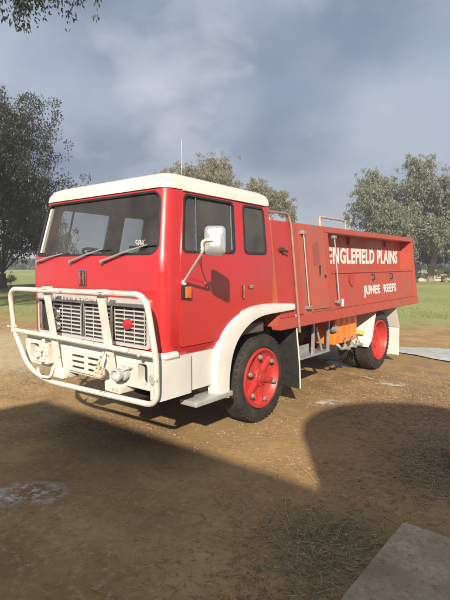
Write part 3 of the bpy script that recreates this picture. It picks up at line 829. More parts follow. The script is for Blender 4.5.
bm = NB(); tube(bm, fillet([sp(1.50,2.09,-.08), sp(1.50,2.245,-.08), sp(2.24,2.245,-.08), sp(2.24,2.09,-.08)], .05, False, 5), .016, 8); part('grab_rail', bm, CREAMR, tray)
bm = NB(); tube(bm, [sp(.98,1.13,.02), sp(1.40,1.125,.02)], .009, 6); part('rail', bm, PIPE, pump)
bm = NB(); cyl(bm, sp(.36,1.80,.03), (1,0,0), .025, .06, 12); tube(bm, [sp(.36,1.80,.05), sp(.44,1.78,.06)], .012, 6); part('knob', bm, DARK, pump)
bm = NB(); cyl(bm, (.9, .55, 2.14), (0,0,1), .05, .06, 16, .005); part('filler_cap', bm, STEEL, pump)
# tail lamp and bracket
bm = NB(); box(bm, 1.02, 1.235, Y2+.002, Y2+.05, .945, 1.015, .006); tl = part('tail_lamp', bm, WHITE, truck)
bm = NB(); box(bm, 1.05, 1.21, Y2+.051, Y2+.07, .955, 1.005, .004); part('lens', bm, REDL, tl)
# under-tray frame, step plate
bm = NB()
for y, x in ((1.32, 1.06), (1.73, 1.06)): box(bm, x-.016, x+.016, y-.018, y+.018, .52, .956, .003)
tube(bm, [(1.06,1.40,.86), (1.06,1.56,.54)], .014, 6); tube(bm, [(.90,.80,.9), (1.06,.99,.52)], .018, 6)
box(bm, .80, 1.08, .95, 1.75, .50, .525, .004); box(bm, .90, .91, 1.0, 1.5, .526, .62)
part('side_step', bm, GALV, truck)
bm = NB()
for k in range(4): box(bm, .78, 1.09, 1.87+k*.18, 1.87+k*.18+.173, .56, .935, .03)
ot = part('foam_tank', bm, ORANGE, truck, 'bright orange ribbed plastic tank under the tray')
bm = NB()
tube(bm, fillet([(.98,1.96,.58),(1.10,1.96,.56),(1.12,2.0,.50),(1.12,2.62,.49)], .04), .022, 8)
for y in (2.12, 2.34, 2.54):
    cyl(bm, (1.12,y,.52), (0,0,1), .032, .06, 12, .004); tube(bm, [(1.12,y,.55),(1.12,y-.02,.62),(1.16,y-.05,.66)], .012, 6); cyl(bm, (1.16,y,.50), (1,0,0), .024, .07, 12, .004)
part('valve', bm, STEEL, ot)
bm = NB(); lathe(bm, [(-.06,.0),(-.06,.05),(.03,.05),(.03,.035),(.06,.035),(.06,0)], (1.08,1.83,.80), (1,-.3,0), 16); part('outlet', bm, GALV, ot)
# rear mudguards
def flap_quad(pts, th, name, mat, parent, label=None):
    bm = NB(); vs = [bm.verts.new(p) for p in pts]; n = (Vector(pts[1])-Vector(pts[0])).cross(Vector(pts[2])-Vector(pts[0])).normalized()
    vb = [bm.verts.new(Vector(p)+n*th) for p in pts]; k = len(pts)
    bm.faces.new(vs); bm.faces.new(vb[::-1])
    for i in range(k): bm.faces.new([vs[i], vb[i], vb[(i+1) % k], vs[(i+1) % k]])
    return part(name, bm, mat, parent, label)
for s in (1, -1):
    f = lambda x: x if s > 0 else XF-x
    mg = flap_quad([(f(.70),2.98,.955),(f(1.20),3.02,.955),(f(1.20),2.86,.52),(f(1.16),2.84,.42),(f(.78),2.84,.42),(f(.70),2.86,.55)], .012, 'mudguard', WHITE, truck, 'white mudguard ahead of the rear wheels')
    if s > 0:
        bm = NB(); box(bm, .95, 1.10, 2.825, 2.828, .60, .66); part('sticker', bm, LABY, mg, 'yellow sticker')
        for v in mg.data.vertices: pass
        t, w = text_mesh('lettering', '24/7', .075, .001, LABG, (.95, 2.832, .48), (1,0,0), (0,.15,1)); part('lettering', t, None, mg) if False else bpy.data.objects.remove(t)
    flap_quad([(f(.70),3.80,.955),(f(1.22),3.80,.955),(f(1.22),4.00,.60),(f(.70),4.00,.60)], .012, 'mudguard', WHITE, truck, 'white mudguard behind the rear wheels')
    flap_quad([(f(.72),4.012,.60),(f(1.21),4.012,.60),(f(1.21),4.03,.13),(f(.72),4.03,.13)], .010, 'mud_flap', WHITE, truck, 'white hanging flap behind the rear wheels')

for o in list(truck.children_recursive):
    top = o if o.parent == truck else o.parent
    if top.name.split('.')[0] in ('cab','roof','drip_rail','windscreen','door','quarter_window','pillar_trim','headlining','wiper','handle','seat','seat_back'): warp(o, top.name.split('.')[0] not in ('windscreen','wiper'))
def split_loose(o):
    bm = NB(); bm.from_mesh(o.data); seen = set(); comps = []
    for v in bm.verts:
        if v.index in seen: continue
        st = [v]; seen.add(v.index); cmp_ = []
        while st:
            q = st.pop(); cmp_.append(q.index)
            for e in q.link_edges:
                w = e.other_vert(q)
                if w.index not in seen: seen.add(w.index); st.append(w)
        comps.append(set(cmp_))
    if len(comps) > 1:
        for c in comps[1:]:
            b2 = NB(); b2.from_mesh(o.data); bmesh.ops.delete(b2, geom=[v for v in b2.verts if v.index not in c], context='VERTS')
            me = bpy.data.meshes.new(o.name); b2.to_mesh(me); b2.free(); me.materials.append(o.data.materials[0])
            d = o.copy(); d.data = me; COL.objects.link(d)
        bmesh.ops.delete(bm, geom=[v for v in bm.verts if v.index not in comps[0]], context='VERTS'); bm.to_mesh(o.data)
    bm.free()
for o in list(truck.children_recursive):
    if o.name.split('.')[0] in ('bracket','drip_rail','grille_divider','leaf_spring','slot','badge_mark','clamp','catch','seat','wheel_nut_cap'): split_loose(o)

# ================================================================== GROUND
def axis_pts(c0, c1, step, far):
    a = list(np.arange(c0, c1+1e-6, step)); s = step; x = c1; hi = []
    while x < far: s *= 1.18; x += s; hi.append(x)
    s = step; x = c0; lo = []
    while x > -far: s *= 1.18; x -= s; lo.append(x)
    return np.array(lo[::-1]+a+hi)
gx = axis_pts(-9, 8, .09, 900); gy = axis_pts(-7, 9, .09, 900)
GXm, GYm = np.meshgrid(gx, gy)
def vnoise(x, y, f, seed):
    r = np.random.default_rng(seed); T = r.random((64,64))
    u = x*f; v = y*f; iu = np.floor(u).astype(int); iv = np.floor(v).astype(int); fu = u-iu; fv = v-iv
    fu = fu*fu*(3-2*fu); fv = fv*fv*(3-2*fv)
    g = lambda a, b: T[a % 64, b % 64]
    return (g(iu,iv)*(1-fu)+g(iu+1,iv)*fu)*(1-fv)+(g(iu,iv+1)*(1-fu)+g(iu+1,iv+1)*fu)*fv - .5
Z = .004*vnoise(GXm, GYm, 9.0, 6) + .016*vnoise(GXm, GYm, 1.3, 1) + .010*vnoise(GXm, GYm, 4.1, 2) + .028*vnoise(GXm, GYm, .35, 3)
dist = np.hypot(GXm-.3, GYm-1)
Z += np.clip((dist-14)/40, 0, 1)*.5*vnoise(GXm, GYm, .05, 4)
Z -= .012
nx, ny = len(gx), len(gy)
verts = np.stack([GXm, GYm, Z], -1).reshape(-1,3)
idx = np.arange(nx*ny).reshape(ny, nx)
faces = np.stack([idx[:-1,:-1], idx[:-1,1:], idx[1:,1:], idx[1:,:-1]], -1).reshape(-1,4)
def np_mesh(name, V, F, mat, smooth=True):
    me = bpy.data.meshes.new(name); k = F.shape[1]
    me.vertices.add(len(V)); me.vertices.foreach_set('co', V.astype(np.float32).ravel())
    me.loops.add(F.size); me.loops.foreach_set('vertex_index', F.astype(np.int32).ravel())
    me.polygons.add(len(F)); me.polygons.foreach_set('loop_start', np.arange(0, F.size, k, dtype=np.int32))
    me.update(calc_edges=True)
    me.polygons.foreach_set('use_smooth', np.full(len(F), smooth)); me.materials.append(mat)
    o = bpy.data.objects.new(name, me); COL.objects.link(o); return o
ground = np_mesh('ground', verts, faces, ground_mat()); tag(ground, kind='structure')
def gz(x, y):
    x = np.asarray(x, float); y = np.asarray(y, float)
    return .004*vnoise(x, y, 9.0, 6)+.016*vnoise(x, y, 1.3, 1)+.010*vnoise(x, y, 4.1, 2)+.028*vnoise(x, y, .35, 3)-.012 + np.clip((np.hypot(x-.3, y-1)-14)/40, 0, 1)*.5*vnoise(x, y, .05, 4)

def blob_sheet(name, cx, cy, rx, ry, ang, seed, mat, lift=.004, rough=.25, label=None):
    r = np.random.default_rng(seed); n = 72; th = np.linspace(0, 2*PI, n, endpoint=False)
    rad = 1 + sum(rough/k*math.cos(r.random()*6)*np.cos(k*th+r.random()*6) for k in (2,3,5,7,11))
    ring = []
    V = [[cx, cy, float(gz(cx,cy))+lift]]
    m = 10
    for j in range(1, m+1):
        q = j/m; x = rx*rad*q*np.cos(th); y = ry*rad*q*np.sin(th)
        X = cx + x*math.cos(ang)-y*math.sin(ang); Y = cy + x*math.sin(ang)+y*math.cos(ang)
        V += np.stack([X, Y, gz(X, Y)+lift], -1).tolist()
    V = np.array(V); F = []
    bm = NB(); vs = [bm.verts.new(v) for v in V]
    for k in range(n): bm.faces.new([vs[0], vs[1+k], vs[1+(k+1) % n]])
    for j in range(m-1):
        for k in range(n): bm.faces.new([vs[1+j*n+k], vs[1+(j+1)*n+k], vs[1+(j+1)*n+(k+1) % n], vs[1+j*n+(k+1) % n]])
    o = rawobj(name, bm, mat, 80); at = o.data.attributes.new('cover', 'FLOAT', 'POINT')
    at.data.foreach_set('value', [1.0]+[max(0, 1-(j/m)**2) for j in range(1, m+1) for _ in range(n)])
    return tag(o, kind='structure')
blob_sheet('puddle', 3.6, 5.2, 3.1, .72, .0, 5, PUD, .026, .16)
blob_sheet('puddle', .70, -2.28, .36, .22, .7, 8, SUDS_SHEEN, .008)  # whitish sky reflection of this puddle, painted as a pale patch
blob_sheet('puddle', 1.15, 2.72, .62, .035, -.28, 15, SUDS_SHEEN, .012)
blob_sheet('puddle', 1.62, 2.55, .26, .16, .4, 9, SUDS_SHEEN, .012)
blob_sheet('puddle', 1.35, 1.2, .35, .14, 1.0, 13, SUDS_SHEEN, .010)

# concrete slab at the shed door, small block by its corner
bm = NB(); box(bm, 2.97, 9.0, -6.1, -1.02, -.12, .035, .012)
bmesh.ops.subdivide_edges(bm, edges=[e for e in bm.edges if e.calc_length() > .5], cuts=60, use_grid_fill=True)
_r = random.Random(3)
for v in bm.verts:
    if v.co.z > .0 and (v.co.x < 3.0 or v.co.y > -1.05): v.co += Vector((_r.uniform(0,.010), -_r.uniform(0,.010), -_r.uniform(0,.006)))
tag(rawobj('concrete_slab', bm, CONC), 'stained grey-brown concrete slab with a raised edge in the near corner', 'slab')
bm = NB(); box(bm, 2.93, 3.40, .10, .52, -.05, .06, .015, Matrix.Rotation(.3, 3, 'Z')); tag(rawobj('paving_block', bm, CONC), 'small pale concrete block lying on the litter beyond the big slab', 'paver')

# litter, straw and grass
def blades(name, P, D, W, mat, label, cat, lift=0.0, curve=0.0):
    """quads: start P, direction D (full vector), half-width vector W"""
    V = np.stack([P-W, P+W, P+D*.55+W*.8+np.array([0,0,curve]), P+D*.55-W*.8+np.array([0,0,curve]), P+D], 1)
    n = len(P); b = np.arange(n)[:,None]*5
    F = np.concatenate([b+np.array([[0,1,2,3]])]); T = b+np.array([[3,2,4,4]])
    me = bpy.data.meshes.new(name); Vf = V.reshape(-1,3)
    fl = [tuple(int(i) for i in r) for r in F] + [tuple(int(i) for i in r[:3]) for r in T]
    me.from_pydata(Vf.tolist(), [], fl); me.update(); me.materials.append(mat)
    o = bpy.data.objects.new(name, me); COL.objects.link(o)
    return tag(o, label, cat, kind='stuff')
def flat_litter(n, xr, yr, L, w, dens=None, seed=1):
    r = np.random.default_rng(seed)
    x = r.uniform(*xr, n*4); y = r.uniform(*yr, n*4)
    keep = np.ones(len(x), bool)
    if dens is not None: keep = r.random(len(x)) < dens(x, y)
    keep &= ~((x > 2.95) & (y < -1.0)); x = x[keep][:n]; y = y[keep][:n]; n = len(x)
    a = r.uniform(0, 2*PI, n); l = r.uniform(*L, n)
    D = np.stack([np.cos(a)*l, np.sin(a)*l, r.normal(0, .12, n)*l], -1)
    ww = r.uniform(*w, n); W = np.stack([-np.sin(a)*ww, np.cos(a)*ww, r.normal(0, .4, n)*ww], -1)
    P = np.stack([x, y, gz(x, y)+r.uniform(.004, .012, n)], -1)
    return P, D, W
def dens_right(x, y):
    d = (x*.80 + (y)*.15)            # more litter to the right
    return np.clip((d-1.1)/1.1, 0.0, 1)*np.clip(.5+2.2*vnoise(x, y, 1.1, 31), .08, 1)
P, D, W = flat_litter(9000, (.8, 5.2), (-2.6, 3.2), (.02,.085), (.0012,.004), dens_right, 3)
blades('leaf_litter', P, D, W, LITTER, 'dry leaf litter scattered on the soil around the concrete slab', 'litter')
P, D, W = flat_litter(5500, (1.6, 5.2), (-2.6, 3.0), (.05,.16), (.001,.0018), dens_right, 4)
blades('dry_grass_stalks', P, D, W, STRAW, 'pale dry stalks scattered on the soil around the concrete slab', 'litter')
P, D, W = flat_litter(12000, (-3.5, 3.2), (-3.2, 2.2), (.008,.045), (.001,.004), lambda x, y: np.clip(.35+1.5*vnoise(x, y, .9, 41), .03, 1), 5)
blades('fine_debris', P, D, W, LITTER, 'fine brown debris scattered over the bare soil in front of the truck', 'litter')
P, D, W = flat_litter(5000, (-9, -2.2), (-2.2, 3.0), (.04,.16), (.001,.003), lambda x, y: np.clip(1.3-np.hypot(x+5.6, y-.2)/3.6+vnoise(x, y, .8, 51), 0, 1), 6)
blades('straw', P, D, W, STRAW, 'yellow straw strewn on the ground left of the bull bar', 'straw')
def pebbles(n, xr, yr, seed):
    r = np.random.default_rng(seed); x = r.uniform(*xr, n); y = r.uniform(*yr, n)
    k = (r.random(n) < np.clip(.45+1.6*vnoise(x, y, 1.4, 91), .05, 1)) & ~((x > 2.94) & (y < -.98)); x, y = x[k], y[k]; n = len(x)
    sz = .0022+.0065*r.random(n)**3; c = np.stack([x, y, gz(x, y)+sz*.3], -1)
    base = np.array([[1,0,0],[0,1,0],[-1,0,0],[0,-1,0],[0,0,.7],[0,0,-.7]])
    V = c[:,None,:] + base[None]*sz[:,None,None]*r.uniform(.6, 1.35, (n,6,1)); a = r.uniform(0, 6.28, n)
    d = V-c[:,None,:]; X = d[...,0]*np.cos(a)[:,None]-d[...,1]*np.sin(a)[:,None]; Y = d[...,0]*np.sin(a)[:,None]+d[...,1]*np.cos(a)[:,None]
    V = np.stack([X, Y, d[...,2]], -1)+c[:,None,:]
    F = np.array([[0,1,4],[1,2,4],[2,3,4],[3,0,4],[1,0,5],[2,1,5],[3,2,5],[0,3,5]]); F = (np.arange(n)[:,None,None]*6+F[None]).reshape(-1,3)
    return tag(np_mesh('gravel', V.reshape(-1,3), F, PEB, False), 'small gravel scattered over the bare soil', 'gravel', kind='stuff')
PEB = worn('gravel_stone', (.62,.53,.40), (.30,.22,.15), .85, scale=40, bumps=0)
pebbles(26000, (-4.5, 5), (-3.2, 4.5), 19)
_r = np.random.default_rng(88); n_ = 260; x_ = 2.98+_r.random(n_)**1.6*1.3; y_ = -1.06-_r.random(n_)*1.6; a_ = _r.uniform(0, 6.28, n_); l_ = _r.uniform(.006, .04, n_); w_ = _r.uniform(.001, .003, n_)
blades('leaf_litter', np.stack([x_, y_, 0*x_+.038], -1), np.stack([np.cos(a_)*l_, np.sin(a_)*l_, 0*l_+.002], -1), np.stack([-np.sin(a_)*w_, np.cos(a_)*w_, 0*w_], -1), LITTER, 'few dry leaf bits lying on the concrete slab', 'litter')
def tufts(name, n, cx, cy, sx, sy, h, seed, label, dens=None):
    r = np.random.default_rng(seed); k = 9
    tx = r.normal(cx, sx, n); ty = r.normal(cy, sy, n)
    ok = ~((tx > 2.95) & (ty < -1.0)) & ~((tx < 1.4) & (np.abs(ty-1.5) < 3.4)); tx, ty = tx[ok], ty[ok]; n = len(tx)
    x = np.repeat(tx, k)+r.normal(0, .012, n*k); y = np.repeat(ty, k)+r.normal(0, .012, n*k)
    a = r.uniform(0, 2*PI, n*k); l = r.uniform(.4, 1, n*k)*h
    D = np.stack([np.cos(a)*l*.6, np.sin(a)*l*.6, l*.8], -1); W = np.stack([-np.sin(a), np.cos(a), 0*a], -1)*.0014
    P = np.stack([x, y, gz(x, y)-.003], -1)
    return blades(name, P, D, W, GRASSM, label, 'grass')
tufts('grass', 800, 3.15, .15, .28, .35, .030, 61, 'low green grass patch beyond the corner of the slab')
tufts('grass', 330, 2.72, -1.6, .20, .40, .030, 62, 'low green grass patch along the left edge of the slab')
def field_blades(name, n, xr, yr, seed, label):
    r = np.random.default_rng(seed); x = r.uniform(*xr, n); y = r.uniform(*yr, n)
    k = (r.random(n) < np.clip(.35+1.9*vnoise(x, y, .5, 93), .04, 1)) & (y-.6*np.minimum(x, 1.5)+4*vnoise(x, y, .3, 94) > 10.2); x, y = x[k], y[k]; n = len(x)
    a = r.uniform(0, 2*PI, n); l = r.uniform(.05, .16, n)
    D = np.stack([np.cos(a)*l*.5, np.sin(a)*l*.5, l*.85], -1); W = np.stack([-np.sin(a), np.cos(a), 0*a], -1)*.007
    P = np.stack([x, y, gz(x, y)], -1); V = np.stack([P-W, P+W, P+D], 1).reshape(-1,3)
    return tag(np_mesh(name, V, np.arange(n*3).reshape(-1,3), FIELDG, False), label, 'grass', kind='stuff')
FIELDG = leaf_mat('paddock_grass_blades', (.16,.20,.06), (.26,.27,.10))
field_blades('paddock_grass', 90000, (-14, 6), (9.5, 34), 21, 'rough short paddock grass beyond the tray')
field_blades('paddock_grass', 90000, (-34, -8), (-2, 20), 22, 'rough short paddock grass beyond the bull bar')
# a handful of long stalks
r = random.Random(5)
for i, (x, y, a, L, lab) in enumerate([(2.10,-.72,2.5,.55,'long pale stalk lying on the shade edge'), (2.55,-.35,.35,.42,'pale twig lying above the slab corner'), (2.35,.05,2.7,.40,'thin pale twig beside the tank shadow edge'),
        (2.30,-1.30,2.2,.35,'short pale stalk left of the slab edge'), (2.0,.28,-.1,.55,'straight pale straw in the round shadow'), (1.25,-1.75,1.9,.22,'short dark stalk on bare soil'), (3.05,.62,1.2,.35,'upright-leaning straw by the paving block')]):
    bm = NB(); p0 = Vector((x-math.cos(a)*L/2, y-math.sin(a)*L/2, 0)); p1 = Vector((x+math.cos(a)*L/2, y+math.sin(a)*L/2, 0)); m_ = (p0+p1)/2+Vector((r.uniform(-.02,.02), r.uniform(-.02,.02), 0))
    pp = [p0, m_, p1]
    for p in pp: p.z = float(gz(p.x, p.y))+.012
    tube(bm, pp, [.0022,.0028,.0014], 6)
    tag(rawobj('stalk', bm, STRAW), lab, 'stalk', 'long stalks on the ground')

# ================================================================== TREES
def gum_tree(name, loc, H, spread, seed, leaf, n_leaf, lean, label, lm, bark, base=.28, trunk_r=.25, limbs=6, droop=.5, group='gum trees round the paddock', clump=.11, squash=.8, bias=None, cat='tree', strands=(), low=.62):
    extra = []
    r = np.random.default_rng(seed); loc = Vector(loc); t = empty(name, loc, label, cat, group)
    z0 = float(gz(loc.x, loc.y))-.1
    bm = NB(); tips = []
    fork = Vector((lean[0]*H*.3, lean[1]*H*.3, H*base))
    tr = [Vector((0,0,z0)), Vector((lean[0]*H*.08, lean[1]*H*.08, H*base*.4)), fork]
    tube(bm, [loc+p for p in tr], [trunk_r*1.25, trunk_r*.95, trunk_r*.8], 10)
    for i in range(limbs):
        a = 2*PI*i/limbs + r.uniform(-.4, .4); out = r.uniform(.35, .9)*spread; top = H*(r.uniform(low, .96) if i else .98)
        if i == 0: out *= .25
        p1 = fork + Vector((math.cos(a)*out*.4, math.sin(a)*out*.4, (top-H*base)*.45))
        p2 = fork + Vector((math.cos(a)*out, math.sin(a)*out, (top-H*base)*.92))
        if bias: p1 += Vector(bias)*.4; p2 += Vector(bias)
        tube(bm, [loc+p for p in fillet([fork, p1, p2], .9, False, 4)], [trunk_r*.5*(1-.8*k/6) for k in range(7)][:7] if False else trunk_r*.22, 7)
        tips.append((p2+Vector((0,0,-H*.02)), .8))
        for j in range(5):
            f = r.uniform(.35, 1); s0 = p1.lerp(p2, f); b = a + r.uniform(-1.5, 1.5); L = spread*r.uniform(.22, .55)
            s1 = s0 + Vector((math.cos(b)*L, math.sin(b)*L, r.uniform(-.25, .35)*L))
            tube(bm, [loc+s0, loc+(s0.lerp(s1, .5)+Vector((0,0,L*.1))), loc+s1], [trunk_r*.14, trunk_r*.09, trunk_r*.04], 5)
            tips.append((s1, 1.0)); tips.append((s0.lerp(s1, .55), .7))
            if r.random() < droop: tips.append((s1+Vector((math.cos(b)*L*.25, math.sin(b)*L*.25, -H*.09)), .7))
    for (p0_, p1_, n_) in strands:
        q = (Vector(p0_)+Vector(p1_))/2; q.z = 7.25
        tube(bm, [loc+fork, (loc+fork).lerp(q, .5)+Vector((0,0,1.0)), q], [.07,.05,.015], 6)
    part('trunk', bm, bark, t)
    for (p0_, p1_, n_) in strands:          # hanging leafy twigs
        for _ in range(n_):
            f = r.random(); x = p0_[0]+(p1_[0]-p0_[0])*f+r.normal(0, .05); y = p0_[1]+(p1_[1]-p0_[1])*f+r.normal(0, .25); zt = 7.3; zb = p0_[2]+(p1_[2]-p0_[2])*f+r.uniform(0, .5)
            extra.append(np.stack([x+r.normal(0,.045,70), y+r.normal(0,.045,70), r.uniform(zb, zt, 70)], -1)-np.array(loc))
    # leaf clumps
    per = [max(1, int(n_leaf*w/sum(q for _, q in tips))) for _, w in tips]; Ps = []
    for (c, w), k in zip(tips, per):
        sub = 16; ctr = r.normal(0, 1, (sub,3))*np.array([1, 1, squash])*H*clump*.72*w
        size = H*clump*r.uniform(.22, .50, sub)*w
        pick = r.choice(sub, k, p=size**2.2/np.sum(size**2.2)); q = r.normal(0, 1, (k,3)); q /= np.linalg.norm(q, axis=1)[:,None]
        rad = r.random(k)**.45*size[pick]; P = ctr[pick] + q*rad[:,None]*np.array([1, 1, .75])
        st = r.random((k,)) < .35*droop; P[:,2] -= st*r.random(k)*H*clump*.75
        Ps.append(P + np.array(c))
    P = np.concatenate(Ps+extra); P = P[P[:,2] > H*base*.35]; n = len(P)
    a = r.uniform(0, 2*PI, n); el = r.normal(-.9, .5, n)
    D = np.stack([np.cos(a)*np.cos(el), np.sin(a)*np.cos(el), np.sin(el)], -1)*leaf*r.uniform(.6, 1.4, n)[:,None]
    q = r.normal(0, 1, (n,3)); W = np.cross(D, q); W /= np.linalg.norm(W, axis=1)[:,None]+1e-9; W *= leaf*.19
    L3 = np.array(loc)
    V = np.stack([P, P+D*.4+W, P+D, P+D*.4-W], 1).reshape(-1,3)+L3; F = np.arange(n*4).reshape(-1,4)
    cr = np_mesh('crown', V, F, lm, False); cr.name = 'crown'; cr.parent = t; cr.matrix_parent_inverse = Matrix.Translation(loc).inverted()
    return t
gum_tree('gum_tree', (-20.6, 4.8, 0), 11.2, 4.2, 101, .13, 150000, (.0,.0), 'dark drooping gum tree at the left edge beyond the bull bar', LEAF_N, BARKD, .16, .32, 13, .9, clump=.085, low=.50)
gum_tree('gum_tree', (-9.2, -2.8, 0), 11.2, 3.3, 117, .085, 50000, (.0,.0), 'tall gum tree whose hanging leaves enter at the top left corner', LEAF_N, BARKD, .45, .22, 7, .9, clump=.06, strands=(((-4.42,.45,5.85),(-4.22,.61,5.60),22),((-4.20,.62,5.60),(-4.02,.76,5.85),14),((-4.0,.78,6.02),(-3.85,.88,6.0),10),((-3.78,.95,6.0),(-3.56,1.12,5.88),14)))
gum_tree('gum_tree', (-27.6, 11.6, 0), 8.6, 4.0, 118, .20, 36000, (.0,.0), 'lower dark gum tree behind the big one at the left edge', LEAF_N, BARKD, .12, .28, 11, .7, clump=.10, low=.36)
gum_tree('gum_tree', (-28.9, 33.8, 0), 13.0, 4.2, 103, .24, 34000, (.0,.0), 'pale olive gum tree rising behind the middle of the cab roof', LEAF_Y, BARK, .4, .22, 7, .3, clump=.072)
gum_tree('gum_tree', (-25.4, 36.7, 0), 10.4, 3.7, 104, .24, 36000, (.0,.0), 'rounded olive gum tree behind the rear corner of the cab', LEAF_Y, BARK, .35, .22, 7, .3, clump=.075)
gum_tree('gum_tree', (-11.8, 41.9, 0), 12.3, 3.8, 105, .24, 60000, (.0,.0), 'grey-green gum tree standing behind the end of the tray', LEAF_F, BARK, .25, .24, 10, .6, clump=.075, low=.42)
gum_tree('gum_tree', (-8.4, 39.8, 0), 9.6, 4.4, 106, .24, 70000, (.12,.08), 'broad grey-green gum tree with a pale leaning trunk at right', LEAF_F, BARK, .26, .27, 11, .8, clump=.075, low=.40)
gum_tree('gum_tree', (-4.2, 45.5, 0), 10.6, 4.4, 107, .24, 50000, (.0,.0), 'tall grey-green gum tree at the far right edge', LEAF_F, BARK, .3, .28, 9, .6, clump=.08, low=.42)
bushes = [(-17.5,50,5.0),(-13.0,52,5.8),(-9.0,53,5.2),(-5.0,54,6.0),(-1.5,53,5.4),(2.5,52,5.6),(-21.5,47,4.6),(-26,45,4.2)]
blab = ['dark bush beyond the tray end, low at the left of the thicket','dark bush behind the grey-green gum by the tray','dark bush directly behind the pale leaning trunk','dark bush right of the pale leaning trunk','dark bush far right behind the stones','dark bush at the right end of the thicket','low dark bush hidden behind the tray rail','low dark bush hidden behind the cab']
for i, (x, y, h) in enumerate(bushes):
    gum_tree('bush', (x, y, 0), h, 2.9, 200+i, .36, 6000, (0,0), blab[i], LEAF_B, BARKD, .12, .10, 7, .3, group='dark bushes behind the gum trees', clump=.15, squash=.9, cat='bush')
gum_tree('bush', (-30.2, 13.5, 0), .9, .35, 300, .09, 900, (0,0), 'small green bush alone in the left paddock', GRASSM, BARKD, .15, .03, 5, .2, group='low bushes in the paddock', clump=.18, cat='bush')
# far wood along the horizon
r = np.random.default_rng(77); n = 60000
ang = r.uniform(math.radians(80), math.radians(185), n); rad = r.uniform(150, 185, n)
hh = 4.2+2.2*vnoise(ang*40, ang*0+3.3, 1.0, 71)+3.0*vnoise(ang*14, ang*0+1.2, 1.0, 72)
zz = r.random(n)**.8*hh
P = np.stack([4+np.cos(ang)*rad, -4+np.sin(ang)*rad, zz+r.normal(0,.2,n)], -1)
D = r.normal(0, 1, (n,3)); D /= np.linalg.norm(D, axis=1)[:,None]; D *= 1.2; W = np.cross(D, r.normal(0,1,(n,3))); W /= np.linalg.norm(W, axis=1)[:,None]; W *= .4
V = np.stack([P, P+D*.5+W, P+D, P+D*.5-W], 1).reshape(-1,3)
fw = np_mesh('far_wood', V, np.arange(n*4).reshape(-1,4), LEAF_B, False); tag(fw, 'dark low wood along the horizon beyond the paddock', 'wood', kind='stuff')
# post in the paddock
bm = NB(); tube(bm, [(-47.5,21.0,-.3),(-47.5,21.0,4.0)], .08, 8); tag(rawobj('pole', bm, GALV), 'thin pale pole standing in the paddock by the far wood', 'pole')

# field stones and logs at the right
protos = []
for k in range(5):
    bm = NB(); bmesh.ops.create_icosphere(bm, subdivisions=2, radius=.5)
    rr = np.random.default_rng(400+k); A = rr.normal(0, 1, (6,3))
    for v in bm.verts:
        d = v.co.normalized(); v.co *= 1 + .16*sum(math.sin(3*d.dot(Vector(q))) for q in A)/3
        v.co.x *= 1.35; v.co.z *= .62
    me_o = rawobj('field_stone', bm, STONE, 50); protos.append(me_o)
rs = random.Random(9); first = [True]*5; cnt = 0
a0, a1 = Vector((-17.0, 38.5)), Vector((2.5, 42.5))
for i in range(280):
    f = rs.random(); layer = rs.choice((0,0,1,1,2,3,4)); k = i % 5
    p = a0.lerp(a1, f); sc = rs.uniform(.35, .85)
    o = protos[k] if first[k] else protos[k].copy()
    if not first[k]: COL.objects.link(o)
    first[k] = False
    o.location = (p.x+rs.uniform(-.5,.5), p.y+rs.uniform(-.3,.6)+layer*.22, .12+layer*.27+float(gz(p.x,p.y)))
    o.scale = (sc, sc, sc*rs.uniform(.8,1.1)); o.rotation_euler = (rs.uniform(-.4,.4), rs.uniform(-.4,.4), rs.uniform(0,6.28))
    tag(o, 'pale stone in the long heap under the gum trees at right', 'stone', 'field stones heaped under the gum trees')

# ================================================================== SHED AND TANK behind the viewer (they cast the foreground shade)
shed = empty('shed', (8.0, -8.0, 0), 'corrugated iron shed behind the slab', 'shed')
def corr(bm, p0, p1, z0, z1, amp=.02, pitch=.12):
    p0, p1 = Vector(p0), Vector(p1); d = p1-p0; L = d.length; n = int(L/pitch*4); nn = Vector((d.y,-d.x)).normalized(); q = []
    for i in range(n+1):
        c = p0 + d*i/n + nn*amp*math.sin(2*PI*i/4); q.append((bm.verts.new((c.x,c.y,z0)), bm.verts.new((c.x,c.y,z1 if not callable(z1) else z1(c.x,c.y)))))
    for A, B in zip(q, q[1:]): bm.faces.new([A[0], B[0], B[1], A[1]])
rz = lambda x, y: 2.99 + (-5.75-y)*.10
bm = NB(); corr(bm, (2.27,-5.90), (15,-5.90), 0, 2.95); corr(bm, (2.27,-11), (2.27,-5.90), 0, rz); corr(bm, (15,-5.90), (15,-11), 0, rz); corr(bm, (15,-11), (2.27,-11), 0, 3.5)
part('wall', bm, IRON, shed)
bm = NB(); vs = [bm.verts.new(p) for p in ((2.12,-5.73,2.99),(15.3,-5.73,2.99),(15.3,-11.3,3.55),(2.12,-11.3,3.55),(2.12,-5.73,3.05),(15.3,-5.73,3.05),(15.3,-11.3,3.61),(2.12,-11.3,3.61))]
for f in ((0,1,2,3),(7,6,5,4),(0,4,5,1),(1,5,6,2),(2,6,7,3),(3,7,4,0)): bm.faces.new([vs[i] for i in f])
part('roof', bm, IRON, shed)
bm = NB(); box(bm, 8.2, 9.2, -5.86, -5.82, .05, 2.1, .005); d = part('door', bm, WHITE, shed)
bm = NB(); tube(bm, [(8.3,-5.80,1.0),(8.42,-5.80,1.0)], .012, 8); part('handle', bm, STEEL, d)
bm = NB(); prof = [(0,0),(0,1.14)] + [(.05+.05*k, 1.14+.015*(1 if k % 2 else -1)) for k in range(50)] + [(2.56,1.14),(2.60,1.0),(2.66,0)]
lathe(bm, prof, (5.57,-3.39,.034), (0,0,1), 64); tag(rawobj('water_tank', bm, TANKM), 'round corrugated rainwater tank standing on the slab', 'water tank')

